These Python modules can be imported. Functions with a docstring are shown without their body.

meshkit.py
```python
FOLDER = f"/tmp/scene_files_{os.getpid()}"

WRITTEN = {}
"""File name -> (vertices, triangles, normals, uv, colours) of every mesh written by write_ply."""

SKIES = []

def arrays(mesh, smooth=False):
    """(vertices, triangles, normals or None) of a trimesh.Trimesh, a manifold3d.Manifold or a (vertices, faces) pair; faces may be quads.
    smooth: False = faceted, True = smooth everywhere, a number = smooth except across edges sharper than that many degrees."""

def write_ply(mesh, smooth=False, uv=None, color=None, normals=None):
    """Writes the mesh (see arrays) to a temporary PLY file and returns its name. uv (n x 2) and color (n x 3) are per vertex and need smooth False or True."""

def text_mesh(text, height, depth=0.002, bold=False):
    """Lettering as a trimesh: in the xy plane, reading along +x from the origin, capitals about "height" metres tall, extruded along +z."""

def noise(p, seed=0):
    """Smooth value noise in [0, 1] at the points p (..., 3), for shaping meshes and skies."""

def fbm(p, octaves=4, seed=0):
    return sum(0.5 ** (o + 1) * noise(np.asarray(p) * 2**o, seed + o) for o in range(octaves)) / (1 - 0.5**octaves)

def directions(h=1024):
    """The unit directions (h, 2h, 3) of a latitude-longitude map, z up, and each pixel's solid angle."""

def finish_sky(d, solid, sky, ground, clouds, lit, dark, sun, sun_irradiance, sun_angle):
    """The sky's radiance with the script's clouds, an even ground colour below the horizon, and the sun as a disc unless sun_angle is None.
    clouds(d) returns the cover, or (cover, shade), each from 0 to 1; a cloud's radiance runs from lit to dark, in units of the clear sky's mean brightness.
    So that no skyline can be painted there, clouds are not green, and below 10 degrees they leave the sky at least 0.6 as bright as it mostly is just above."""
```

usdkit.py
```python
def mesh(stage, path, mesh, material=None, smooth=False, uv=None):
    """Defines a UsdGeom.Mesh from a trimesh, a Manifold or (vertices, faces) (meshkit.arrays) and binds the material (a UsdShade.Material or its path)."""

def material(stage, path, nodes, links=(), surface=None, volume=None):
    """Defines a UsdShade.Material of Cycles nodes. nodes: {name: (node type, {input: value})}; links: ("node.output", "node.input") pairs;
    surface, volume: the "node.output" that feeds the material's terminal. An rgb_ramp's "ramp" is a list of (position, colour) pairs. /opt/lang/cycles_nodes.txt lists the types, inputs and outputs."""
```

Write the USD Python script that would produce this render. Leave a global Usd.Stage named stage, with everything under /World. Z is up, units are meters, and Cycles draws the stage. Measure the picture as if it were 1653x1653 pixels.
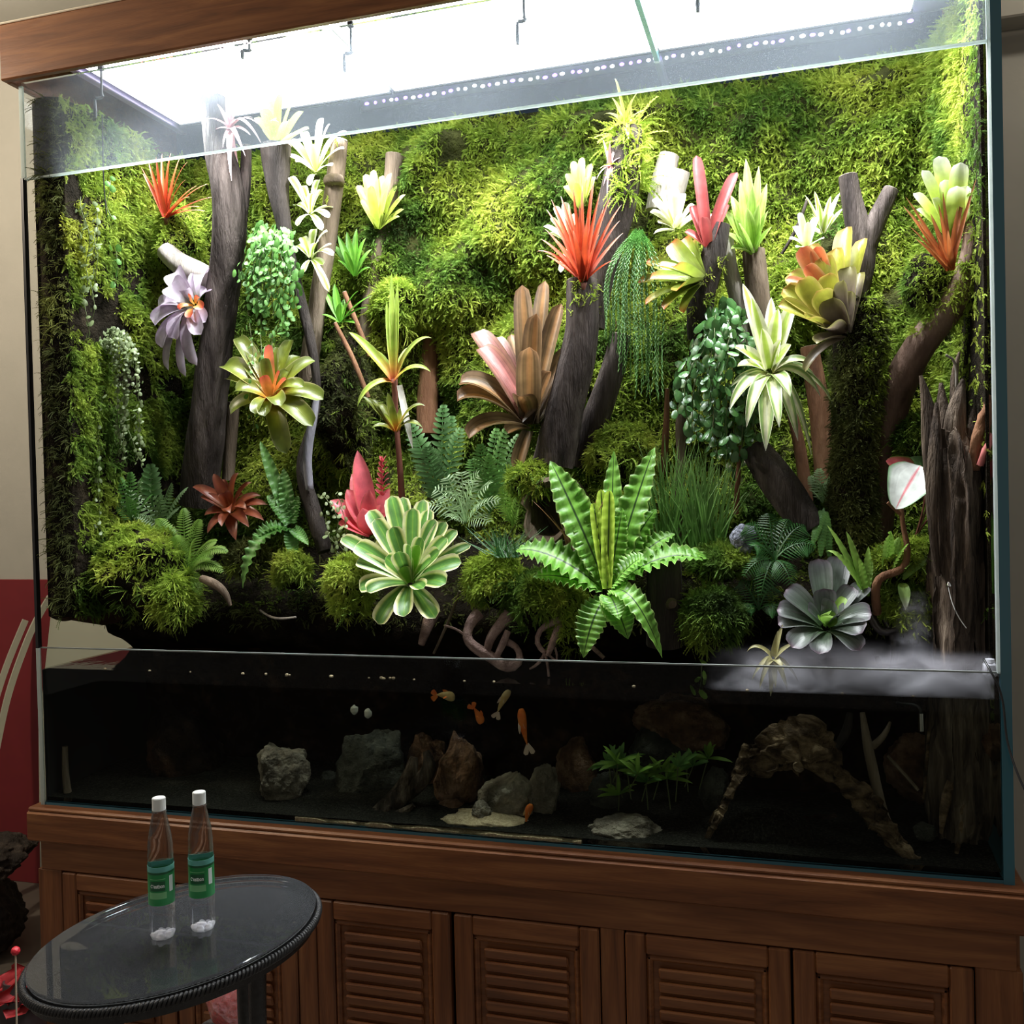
import math, sys
import numpy as np, trimesh, usdkit, meshkit
from pxr import Usd, UsdGeom, UsdLux, UsdShade, Gf, Sdf, Vt
from scipy.spatial.transform import Rotation
from scipy.interpolate import CubicSpline

stage = Usd.Stage.CreateInMemory()
UsdGeom.SetStageUpAxis(stage, "Z"); UsdGeom.SetStageMetersPerUnit(stage, 1.0)
UsdGeom.Xform.Define(stage, "/World"); UsdGeom.Scope.Define(stage, "/World/Looks")

# ------------------------------------------------------------------ camera, sky, lights, exposure
F, C = 1550.0, 826.5
CAM = np.array([2.16644, -2.31925, 1.6]); YAW, PIT, ROL = .28843514, .01677648, -.02447826
FW = np.array([-math.sin(YAW) * math.cos(PIT), math.cos(YAW) * math.cos(PIT), -math.sin(PIT)])
_r = np.array([math.cos(YAW), math.sin(YAW), 0]); _u = np.cross(_r, FW)
RT = math.cos(ROL) * _r + math.sin(ROL) * _u; UP = -math.sin(ROL) * _r + math.cos(ROL) * _u
camera = UsdGeom.Camera.Define(stage, "/World/camera")
camera.CreateFocalLengthAttr(28.0); camera.CreateHorizontalApertureAttr(28.0 * 1653 / F)
camera.CreateClippingRangeAttr((0.05, 100))
camera.AddTransformOp().Set(Gf.Matrix4d(*RT, 0, *UP, 0, *(-FW), 0, *CAM, 1))
camera.CreateExposureAttr(0.0)
LAMP = 8.0           # radiance of the tank's led panels
dome = UsdLux.DomeLight.Define(stage, "/World/room_light"); dome.CreateIntensityAttr(0.066); dome.CreateColorAttr(Gf.Vec3f(1.0, .93, .82))
spot = UsdLux.SphereLight.Define(stage, "/World/ceiling_lamp"); spot.CreateRadiusAttr(.05); spot.CreateIntensityAttr(950.0)
spot.CreateColorAttr(Gf.Vec3f(1.0, .86, .68)); spot.AddTranslateOp().Set(Gf.Vec3d(-.95, -.55, 3.05))
for _i, (_x, _y, _z, _s) in enumerate([(-.75, .45, 3.45, 28.0), (3.45, .35, 3.45, 170.0)]):
    _l = UsdLux.SphereLight.Define(stage, f"/World/wall_lamp_{_i + 1:03d}"); _l.CreateRadiusAttr(.05); _l.CreateIntensityAttr(_s); _l.CreateColorAttr(Gf.Vec3f(1.0, .92, .80)); _l.AddTranslateOp().Set(Gf.Vec3d(_x, _y, _z))

for _i, _x in enumerate((.36, .62, .88, 1.12, 1.38, 1.64, 1.92, 2.14, 2.30, 2.44)):     # the lensed leds of the three panels
    _l = UsdLux.SphereLight.Define(stage, f"/World/led_lens_{_i + 1:03d}"); _l.CreateRadiusAttr(.035); _l.CreateIntensityAttr(760.0); _l.CreateColorAttr(Gf.Vec3f(.95, .98, 1.0))
    _l.AddTranslateOp().Set(Gf.Vec3d(_x, .11 if _i % 2 else .27, 2.86)); _s = UsdLux.ShapingAPI.Apply(_l.GetPrim()); _s.CreateShapingConeAngleAttr(62.0); _s.CreateShapingConeSoftnessAttr(.6)

# ------------------------------------------------------------------ measures
W, D = 2.598, .75            # tank width, depth
Z_RIM, Z_WATER, Z_LIP, Z_STRIP, Z_HOOD, Z_TOP = .718, 1.123, 1.184, 2.567, 2.835, 2.995
WALL_Y = 1.0

def ray(px, py): return FW + RT * (px - C) / F - UP * (py - C) / F
def at(px, py, y):
    d = ray(px, py); return CAM + d * (y - CAM[1]) / d[1]
def depth(p): return float((np.asarray(p) - CAM) @ FW)
def mpp(p): return depth(p) / F     # metres per pixel at p
def nz(v): return v / (np.linalg.norm(v, axis=-1, keepdims=True) + 1e-12)
VIEW = nz(CAM - np.array([1.3, .3, 1.8]))
fbm, noise = meshkit.fbm, meshkit.noise

# ------------------------------------------------------------------ prims
used = {}
def fresh(parent, name):
    k = (parent, name); n = used.get(k, 0); used[k] = n + 1
    return f"{parent}/{name}" + (f"_{n:03d}" if n else "")
def tag(prim, label=None, cat=None, group=None, kind=None):
    for k, v in (("label", label), ("category", cat), ("group", group), ("kind", kind)):
        if v: prim.SetCustomDataByKey(k, v)
    return prim
def thing(name, label, cat, loc=(0, 0, 0), group=None, kind=None):
    x = UsdGeom.Xform.Define(stage, fresh("/World", name)); loc = [float(c) for c in loc]
    x.AddTranslateOp().Set(Gf.Vec3d(*loc))
    p = tag(x.GetPrim(), label, cat, group, kind); return T(str(p.GetPath()), np.array(loc), p)
class T:
    def __init__(s, path, loc, prim): s.path, s.loc, s.prim = path, loc, prim
ROOT = T("/World", np.zeros(3), None)
def obj(name, mesh, mat, parent=ROOT, smooth=False, uv=None, label=None, cat=None, group=None, kind=None):
    """one Mesh prim in world coordinates under parent"""
    if isinstance(mesh, list): mesh = trimesh.util.concatenate(mesh)
    if isinstance(mesh, tuple): v, f = np.asarray(mesh[0], float), mesh[1]
    elif hasattr(mesh, "to_mesh"): v, f, _ = meshkit.arrays(mesh)
    else: v, f = np.array(mesh.vertices), mesh.faces
    path = fresh(parent.path, name)
    m = usdkit.mesh(stage, path, (v - parent.loc, f), mat, smooth=smooth, uv=uv)
    p = tag(m.GetPrim(), label, cat, group, kind); return T(path, parent.loc, p)
def part(parent, name, label=None):
    p = UsdGeom.Xform.Define(stage, fresh(parent.path, name)).GetPrim(); tag(p, label)
    return T(str(p.GetPath()), parent.loc, p)
def copy(src, name, loc, label, rotz=0, group=None):
    x = UsdGeom.Xform.Define(stage, fresh("/World", name)); x.AddTranslateOp().Set(Gf.Vec3d(*[float(c) for c in loc]))
    if rotz: x.AddRotateZOp().Set(rotz)
    p = x.GetPrim(); p.GetReferences().AddInternalReference(src.path); p.SetInstanceable(True)
    was = src.prim.GetCustomData(); tag(p, label, was["category"], group or was.get("group")); return p

# ------------------------------------------------------------------ materials
def M(name, nodes, links, surface=None, volume=None):
    return usdkit.material(stage, "/World/Looks/" + name, nodes, links, surface, volume)
def lin(r, g, b): return tuple((c / 255 / 12.92 if c <= 10 else ((c / 255 + .055) / 1.055) ** 2.4) for c in (r, g, b))
def simple(name, col, rough=.5, metallic=0, spec=.5, **kw):
    return M(name, {"p": ("principled_bsdf", dict(base_color=col, roughness=rough, metallic=metallic, specular_ior_level=spec, **kw))}, [], "p.BSDF")
def ramped(name, stops, scale=5, stretch=(1, 1, 1), rough=.6, bump=.3, bump_scale=None, detail=5, spec=.3, transl=0, distortion=0, bump_dist=.01, contrast=None):
    """noise ramp material in world position"""
    n = {"g": ("geometry", {}), "m": ("mapping", {"scale": stretch}), "n": ("noise_texture", {"scale": scale, "detail": detail, "roughness": .62, "distortion": distortion}),
         "r": ("rgb_ramp", {"ramp": stops}), "p": ("principled_bsdf", {"roughness": rough, "specular_ior_level": spec}),
         "n2": ("noise_texture", {"scale": bump_scale or scale * 4, "detail": 4.0, "roughness": .65}), "b": ("bump", {"strength": bump, "distance": bump_dist})}
    l = [("g.position", "m.vector"), ("m.vector", "n.vector"), ("m.vector", "n2.vector"), ("n.fac", "r.fac"), ("r.color", "p.base_color"), ("n2.fac", "b.height"), ("b.normal", "p.normal")]
    out = "p.BSDF"
    if transl:
        n |= {"t": ("translucent_bsdf", {}), "x": ("mix_closure", {"fac": transl})}
        l += [("r.color", "t.color"), ("p.BSDF", "x.closure1"), ("t.BSDF", "x.closure2")]; out = "x.closure"
    return M(name, n, l, out)
def leafmat(name, across, along=None, fac=None, rough=.38, transl=.28, var=.35, spec=.45, streak=0, spots=None):
    """colour by position across the blade (0 midrib, 1 edge) and along it (0 base, 1 tip), from the mesh's st"""
    n = {"t": ("texture_coordinate", {}), "s": ("separate_xyz", {}), "a": ("math", {"math_type": "multiply_add", "value2": 2.0, "value3": -1.0}), "ab": ("math", {"math_type": "absolute"}),
         "ra": ("rgb_ramp", {"ramp": across}), "g": ("geometry", {}), "n": ("noise_texture", {"scale": 22.0, "detail": 3.0}),
         "mr": ("map_range", {"from_min": .25, "from_max": .75, "to_min": 1 - var, "to_max": 1 + var}), "mu": ("mix", {"mix_type": "multiply", "fac": 1.0}),
         "cx": ("combine_xyz", {}), "p": ("principled_bsdf", {"roughness": rough, "specular_ior_level": spec}), "tr": ("translucent_bsdf", {}), "x": ("mix_closure", {"fac": transl}),
         "mp": ("mapping", {"scale": (26.0, 1.2, 1.0)}), "w": ("noise_texture", {"scale": 1.0, "detail": 2.0}), "b": ("bump", {"strength": .25, "distance": .002})}
    l = [("t.UV", "s.vector"), ("s.x", "a.value1"), ("a.value", "ab.value1"), ("ab.value", "ra.fac"), ("g.position", "n.vector"), ("n.fac", "mr.value"), ("mr.result", "cx.x"), ("mr.result", "cx.y"), ("mr.result", "cx.z"),
         ("cx.vector", "mu.color2"), ("mu.color", "p.base_color"), ("mu.color", "tr.color"), ("p.BSDF", "x.closure1"), ("tr.BSDF", "x.closure2"), ("t.UV", "mp.vector"), ("mp.vector", "w.vector"), ("w.fac", "b.height"), ("b.normal", "p.normal")]
    src = "ra.color"
    if along:
        n |= {"rl": ("rgb_ramp", {"ramp": along}), "rf": ("rgb_ramp", {"ramp": [(q, (f, f, f)) for q, f in fac]}), "sp": ("separate_xyz", {}), "ml": ("mix", {"mix_type": "mix"})}
        l += [("s.y", "rl.fac"), ("s.y", "rf.fac"), ("rf.color", "sp.vector"), ("sp.x", "ml.fac"), (src, "ml.color1"), ("rl.color", "ml.color2")]; src = "ml.color"
    if streak:
        n |= {"mst": ("mapping", {"scale": (9.0, .25, 1.0)}), "ns": ("noise_texture", {"scale": 1.0, "detail": 3.0}), "rs": ("map_range", {"from_min": .3, "from_max": .7, "to_min": 1 - streak, "to_max": 1 + streak}), "cs": ("combine_xyz", {}), "ms": ("mix", {"mix_type": "multiply", "fac": 1.0})}
        l += [("t.UV", "mst.vector"), ("mst.vector", "ns.vector"), ("ns.fac", "rs.value"), ("rs.result", "cs.x"), ("rs.result", "cs.y"), ("rs.result", "cs.z"), (src, "ms.color1"), ("cs.vector", "ms.color2")]; src = "ms.color"
    l.append((src, "mu.color1"))
    return M(name, n, l, "x.closure")

MOSS = ramped("moss", [(.28, (.030, .055, .014)), (.40, (.10, .19, .028)), (.52, (.27, .365, .05)), (.65, (.44, .49, .08)), (.8, (.50, .48, .11))], 3.6, rough=.75, bump=0, detail=6, transl=.3, spec=.15)
MOSS_DARK = ramped("moss_dark", [(.3, (.030, .036, .014)), (.5, (.085, .10, .03)), (.7, (.20, .22, .055))], 4, rough=.85, bump=0, transl=.2, spec=.1)
MOSS_LIME = ramped("moss_lime", [(.3, (.16, .27, .03)), (.5, (.33, .45, .06)), (.72, (.50, .56, .10))], 9, rough=.75, bump=0, transl=.3, spec=.15)
SOIL = ramped("soil", [(.3, (.005, .0045, .003)), (.55, (.014, .011, .007)), (.8, (.035, .026, .015))], 9, rough=.95, bump=1, bump_scale=40, bump_dist=.02, spec=.05)
BACKING = ramped("cork_backing", [(.3, (.02, .022, .008)), (.6, (.05, .055, .016)), (.8, (.10, .075, .03))], 12, rough=.95, bump=1, bump_scale=50, bump_dist=.02, spec=.05)
BARK = ramped("bark_grey_brown", [(.28, (.012, .009, .008)), (.5, (.055, .043, .038)), (.75, (.15, .122, .108))], 20, (1, 1, .13), .85, 1, 60, bump_dist=.012, spec=.15)
BARK_TAN = ramped("bark_tan", [(.25, (.05, .036, .024)), (.5, (.16, .12, .085)), (.75, (.33, .26, .20))], 14, (1, 1, .16), .8, .7, 55, bump_dist=.01, spec=.15)
BARK_RED = ramped("bark_red_brown", [(.25, (.07, .030, .016)), (.5, (.20, .095, .05)), (.75, (.36, .20, .11))], 14, (1, 1, .2), .75, .7, 55, bump_dist=.01, spec=.2)
BARK_DARK = ramped("bark_dark", [(.25, (.012, .010, .009)), (.5, (.035, .028, .024)), (.8, (.10, .08, .065))], 14, (1, 1, .14), .8, .8, 60, bump_dist=.012, spec=.2)
BARK_PALE = ramped("bark_pale", [(.28, (.10, .085, .07)), (.45, (.30, .27, .235)), (.75, (.50, .46, .41))], 18, (1, 1, .15), .8, .5, 50, spec=.15)
CUT = ramped("cut_wood", [(.3, (.30, .24, .18)), (.7, (.55, .47, .38))], 40, rough=.8, bump=.4)
DRIFT = ramped("driftwood", [(.3, (.008, .006, .005)), (.45, (.05, .036, .027)), (.6, (.14, .105, .078)), (.75, (.36, .29, .22))], 30, (1, 1, .10), .8, .9, 80, bump_dist=.012, spec=.15, distortion=.4)
DRIFT_WET = ramped("driftwood_wet", [(.3, (.012, .008, .005)), (.45, (.085, .055, .033)), (.6, (.24, .165, .10)), (.78, (.48, .37, .25))], 22, (.5, 1, 1), .8, .9, 50, bump_dist=.012, spec=.1, distortion=.6)
ROCK = ramped("rock", [(.3, (.06, .05, .04)), (.5, (.20, .17, .135)), (.7, (.42, .37, .30))], 14, rough=.9, bump=1, bump_scale=45, bump_dist=.02, spec=.1)
ROCK_RED = ramped("rock_red", [(.3, (.05, .026, .016)), (.5, (.16, .085, .05)), (.7, (.36, .22, .15))], 14, rough=.9, bump=1, bump_scale=45, bump_dist=.02, spec=.1)
ROCK_DARK = ramped("rock_dark", [(.3, (.02, .021, .018)), (.55, (.06, .062, .052)), (.75, (.13, .13, .11))], 12, rough=.9, bump=1, bump_scale=45, bump_dist=.02, spec=.1)
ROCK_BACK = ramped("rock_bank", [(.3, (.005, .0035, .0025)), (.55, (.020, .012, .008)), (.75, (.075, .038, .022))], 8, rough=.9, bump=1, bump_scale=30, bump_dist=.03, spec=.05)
GRAVEL = ramped("gravel", [(.3, (.006, .006, .005)), (.55, (.02, .019, .015)), (.75, (.06, .055, .045))], 160, rough=.95, bump=1, bump_scale=220, bump_dist=.01, spec=.05)
SAND = ramped("sand", [(.3, (.36, .27, .16)), (.55, (.58, .46, .29)), (.75, (.75, .62, .42))], 130, rough=.95, bump=1, bump_scale=260, bump_dist=.006, spec=.05)
WOOD = ramped("stained_wood", [(.25, (.085, .028, .010)), (.5, (.19, .068, .024)), (.75, (.30, .125, .045))], 7, (.35, 3, 5), .38, .12, 30, detail=8, distortion=.5, spec=.4)
WOOD_V = ramped("stained_wood_upright", [(.25, (.085, .028, .010)), (.5, (.18, .064, .022)), (.75, (.28, .115, .042))], 7, (5, 3, .35), .38, .12, 30, detail=8, distortion=.5, spec=.4)
WALL = ramped("wall_paint", [(.3, (.40, .385, .335)), (.7, (.46, .44, .385))], 2.5, rough=.85, bump=.12, bump_scale=120, bump_dist=.003, spec=.2)
DADO = ramped("dado_paint", [(.3, (.17, .018, .022)), (.7, (.22, .024, .028))], 3, rough=.6, bump=.1, bump_scale=120, bump_dist=.003)
FLOOR = ramped("floor_tile", [(.3, (.10, .085, .07)), (.7, (.14, .12, .10))], 4, rough=.4, bump=.05)
WHITE = simple("white_plastic", (.82, .83, .82), .35)
BLACK = simple("black_plastic", (.012, .012, .013), .4)
RATTAN = ramped("black_rattan", [(.3, (.010, .010, .011)), (.7, (.03, .03, .032))], 90, rough=.35, bump=.3, spec=.5)
CHROME = simple("chrome", (.8, .8, .82), .12, 1.0)

def pane(name, tint, gloss=(1, 1, 1), haze=0, haze_col=(.8, .85, .9), rough=0.0, ior=1.45, speckle=None, spec_fac=1.0):
    n = {"t": ("transparent_bsdf", {"color": tint}), "g": ("glossy_bsdf", {"color": gloss, "roughness": rough}), "f": ("fresnel", {"IOR": ior}), "x": ("mix_closure", {})}
    l = [("f.fac", "x.fac"), ("t.BSDF", "x.closure1"), ("g.BSDF", "x.closure2")]; out = "x.closure"
    if haze:
        n |= {"d": ("diffuse_bsdf", {"color": haze_col}), "d2": ("translucent_bsdf", {"color": haze_col}), "dd": ("mix_closure", {"fac": .5}), "h": ("mix_closure", {"fac": haze})}
        l += [("d.BSDF", "dd.closure1"), ("d2.BSDF", "dd.closure2"), ("x.closure", "h.closure1"), ("dd.closure", "h.closure2")]; out = "h.closure"
        if speckle:
            n |= {"geo": ("geometry", {}), "v": ("voronoi_texture", {"scale": 190.0}), "big": ("noise_texture", {"scale": 5.0, "detail": 3.0}), "r1": ("map_range", {"from_min": .0, "from_max": .28, "to_min": speckle, "to_max": 0, "clamp": True}),
                  "r2": ("map_range", {"from_min": .35, "from_max": .7, "to_min": .25, "to_max": 1.6, "clamp": True}), "mm": ("math", {"math_type": "multiply_add", "value3": haze})}
            l += [("geo.position", "v.vector"), ("geo.position", "big.vector"), ("v.distance", "r1.value"), ("big.fac", "r2.value"), ("r1.result", "mm.value1"), ("r2.result", "mm.value2"), ("mm.value", "h.fac")]
    return M(name, n, l, out)
GLASS = pane("glass", (.97, .98, .975), ior=1.16)
GLASS_STRIP = pane("misted_glass", (.95, .97, .97), haze=.07, haze_col=(.72, .80, .92), speckle=.12, ior=1.16)
GLASS_BACK = simple("dark_back_glass", (.05, .07, .10), .06, spec=.6)
GLASS_EDGE = simple("teal_glass_edge", (.04, .14, .19), .15, spec=.6)
EDGE_WHITE = M("frosted_glass_edge", {"d": ("diffuse_bsdf", {"color": (.6, .66, .65)}), "t": ("translucent_bsdf", {"color": (.85, .92, .9)}), "x": ("mix_closure", {"fac": .6})}, [("d.BSDF", "x.closure1"), ("t.BSDF", "x.closure2")], "x.closure")
WATER = M("water", {"t": ("transparent_bsdf", {"color": (.78, .82, .76)}), "g": ("glossy_bsdf", {"color": (.9, .9, .9), "roughness": .02}), "f": ("fresnel", {"IOR": 1.33}), "x": ("mix_closure", {}),
                    "geo": ("geometry", {}), "n": ("noise_texture", {"scale": 22.0, "detail": 2.0}), "b": ("bump", {"strength": .05, "distance": .01}), "sep": ("separate_xyz", {}), "az": ("math", {"math_type": "absolute"}), "up": ("math", {"math_type": "multiply"})},
          [("f.fac", "up.value1"), ("geo.true_normal", "sep.vector"), ("sep.z", "az.value1"), ("az.value", "up.value2"), ("up.value", "x.fac"), ("t.BSDF", "x.closure1"), ("g.BSDF", "x.closure2"), ("geo.position", "n.vector"), ("n.fac", "b.height"), ("b.normal", "g.normal")], "x.closure")
def emit(name, col, s): return M(name, {"e": ("emission", {"color": col, "strength": s})}, [], "e.emission")
LED = emit("led_diffuser", (.93, .97, 1.0), LAMP)
LED_W = emit("led_white", (.85, .92, 1.0), 7.0); LED_P = emit("led_purple", (.30, .12, 1.0), 8.0)

# ------------------------------------------------------------------ shapes
def box(x0, x1, y0, y1, z0, z1, bevel=0):
    c = np.array([(x0 + x1) / 2, (y0 + y1) / 2, (z0 + z1) / 2]); e = np.array([x1 - x0, y1 - y0, z1 - z0])
    if bevel:
        b = min(bevel, e.min() * .45)
        pts = [c + (np.array(s) * e / 2 - np.array(s) * np.array(k) * b) for s in np.ndindex(2, 2, 2) for s in [np.array(s) * 2 - 1] for k in ((0, 1, 1), (1, 0, 1), (1, 1, 0))]
        return trimesh.convex.convex_hull(np.array(pts))
    m = trimesh.creation.box(e); m.apply_translation(c); return m
def spline(pts, n):
    pts = np.asarray(pts, float)
    if len(pts) == 2: return pts[0] + (pts[1] - pts[0]) * np.linspace(0, 1, n)[:, None]
    d = np.r_[0, np.cumsum(np.linalg.norm(np.diff(pts[:, :3], axis=0), axis=1) + 1e-6)]
    return CubicSpline(d / d[-1], pts, bc_type="natural")(np.linspace(0, 1, n))
def frames(c):
    t = nz(np.gradient(c, axis=0)); a = np.zeros_like(c)
    v = np.cross(t[0], [0, 1, .1]); v = v if np.linalg.norm(v) > .1 else np.cross(t[0], [1, 0, 0])
    for i in range(len(c)):
        v = v - (v @ t[i]) * t[i]; v = v / np.linalg.norm(v); a[i] = v
    return t, a, np.cross(t, a)
def sweep(pts, sides=18, step=.014, rough=.10, flute=.08, flutes=5, seed=0, cap=True, flat=1.0):
    """pts rows x y z r -> a tube with bark relief"""
    pts = np.asarray(pts, float)
    L = np.linalg.norm(np.diff(pts[:, :3], axis=0), axis=1).sum(); n = int(np.clip(L / step, 5, 110))
    s = spline(pts, n); c, r = s[:, :3], np.maximum(s[:, 3], .0012)
    t, a, b = frames(c); th = np.linspace(0, 2 * np.pi, sides, endpoint=False)
    sl = np.linspace(0, L, n)
    q = np.stack([np.cos(th)[None] * 1.3 + 0 * sl[:, None], np.sin(th)[None] * 1.3 + 0 * sl[:, None], sl[:, None] * 9 + 0 * th[None]], -1) + seed * 7.3
    k = 1 + rough * 2 * (fbm(q, 4, seed) - .5) + flute * 2 * (noise(np.stack([np.cos(th)[None] * flutes / 2 + 0 * sl[:, None], np.sin(th)[None] * flutes / 2 + 0 * sl[:, None], sl[:, None] * 2 + 0 * th[None]], -1) + seed, seed + 5) - .5)
    rr = r[:, None] * k
    v = c[:, None] + rr[..., None] * (np.cos(th)[None, :, None] * a[:, None] + flat * np.sin(th)[None, :, None] * b[:, None])
    i, j = np.meshgrid(np.arange(n - 1), np.arange(sides), indexing="ij"); j2 = (j + 1) % sides
    f = np.stack([i * sides + j, i * sides + j2, (i + 1) * sides + j2, (i + 1) * sides + j], -1).reshape(-1, 4)
    f = np.vstack([f[:, [0, 1, 2]], f[:, [0, 2, 3]]]); v = v.reshape(-1, 3)
    if cap:
        m = len(v); v = np.vstack([v, c[:1], c[-1:]]); jj = np.arange(sides); j2 = (jj + 1) % sides
        f = np.vstack([f, np.c_[np.full(sides, m), j2, jj], np.c_[np.full(sides, m + 1), (n - 1) * sides + jj, (n - 1) * sides + j2]])
    return trimesh.Trimesh(v, f, process=False)
def roughen(m, amp, freq, seed=0, stretch=(1, 1, 1)):
    v = np.array(m.vertices); n = trimesh.Trimesh(v, m.faces, process=False).vertex_normals; k = fbm(v * freq * np.array(stretch) + seed, 4, seed) - .5; r = np.abs(fbm(v * freq * 1.7 * np.array(stretch) + 9, 3, seed + 3) - .5)
    m.vertices = v + n * (amp * 2 * k - amp * 1.5 * (.12 - np.minimum(r, .12)) / .12)[:, None]; return m
def pxpath(pts):
    """rows px py y width_px -> x y z r"""
    out = []
    for px, py, y, w in pts:
        p = at(px, py, y); out.append([*p, w * mpp(p) / 2])
    return np.array(out)
def tube(pts, r, sides=8, n=None):
    pts = np.asarray(pts, float); q = np.c_[pts, np.broadcast_to(r, (len(pts),))]
    return sweep(q, sides, step=max(.006, 0), rough=0, flute=0)
PROF = {"strap": lambda v: (.72 + .28 * np.sin(np.pi * np.minimum(v / .55, 1) / 2)) * np.sqrt(np.maximum(1 - v ** 7, 0)),
        "point": lambda v: (.75 + .25 * np.sin(np.pi * np.minimum(v / .5, 1) / 2)) * np.maximum(1 - v ** 3.2, 0),
        "lance": lambda v: .25 * (1 - v) + np.sin(np.pi * v ** .9) ** .9,
        "spoon": lambda v: (.50 + .50 * np.sin(np.pi / 2 * np.clip(v / .72, 0, 1)) ** 1.6) * np.sqrt(np.maximum(1 - np.clip((v - .72) / .28, 0, 1) ** 2.4, 0)),
        "needle": lambda v: (1 - v) ** .75, "heart": lambda v: np.sqrt(np.maximum(v, 0) * 3.2).clip(0, 1) * (1 - v) ** .62 * 1.25}
def leaf(B, Tp, w, bend=.15, axis=(0, -.5, .85), prof="strap", chan=.25, nu=6, nv=14, ruffle=0, rfreq=9, bdir=None, seed=0, tipcurl=0):
    B, Tp, axis = np.asarray(B, float), np.asarray(Tp, float), nz(np.asarray(axis, float))
    bdir = axis if bdir is None else np.asarray(bdir, float); L = np.linalg.norm(Tp - B)
    c1 = B + (Tp - B) * .33 + bdir * bend * L; c2 = B + (Tp - B) * .78 + bdir * bend * L * .9
    v = np.linspace(0, 1, nv)[:, None]
    c = (1 - v) ** 3 * B + 3 * v * (1 - v) ** 2 * c1 + 3 * v ** 2 * (1 - v) * c2 + v ** 3 * Tp
    t = nz(np.gradient(c, axis=0)); al = axis + .12 * VIEW
    N = al[None] - (t @ al)[:, None] * t; bad = np.linalg.norm(N, axis=1) < .25
    N[bad] += .6 * (VIEW[None] - (t @ VIEW)[:, None] * t)[bad]; N = nz(N); S = np.cross(t, N)
    u = np.linspace(-1, 1, nu + 1)[None, :, None]; wv = (w / 2 * PROF[prof](v))[:, None]
    wv = np.maximum(wv, .0004)
    P = c[:, None] + S[:, None] * u * wv + N[:, None] * (chan * wv * u ** 2)
    if ruffle:
        ph = (seed * 1.7) % 6
        wav = np.sin(v * rfreq * 2 * np.pi + ph)[:, None] * (u > 0) + np.sin(v * rfreq * 2 * np.pi + ph + 2)[:, None] * (u <= 0)
        P = P + N[:, None] * (ruffle * wv * np.abs(u) ** 1.5 * wav)
    uv = np.stack([np.broadcast_to((u[0, :, 0] + 1) / 2, (nv, nu + 1)), np.broadcast_to(v, (nv, nu + 1))], -1).reshape(-1, 2)
    i, j = np.meshgrid(np.arange(nv - 1), np.arange(nu), indexing="ij"); k = nu + 1
    f = np.stack([i * k + j, i * k + j + 1, (i + 1) * k + j + 1, (i + 1) * k + j], -1).reshape(-1, 4)
    return P.reshape(-1, 3), np.vstack([f[:, [0, 1, 2]], f[:, [0, 2, 3]]]), uv
def join(parts):
    """joins (v, f, uv)"""
    V, Fc, U, n = [], [], [], 0
    for v, f, uv in parts: V.append(v); Fc.append(f + n); U.append(uv); n += len(v)
    return np.vstack(V), np.vstack(Fc), np.vstack(U)
def put_leaf(parent, name, l, mat, **k):
    return obj(name, (l[0], l[1]), mat, parent, smooth=True, uv=l[2], **k)
AX = (0, -.5, .85); LAST = [None]
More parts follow.
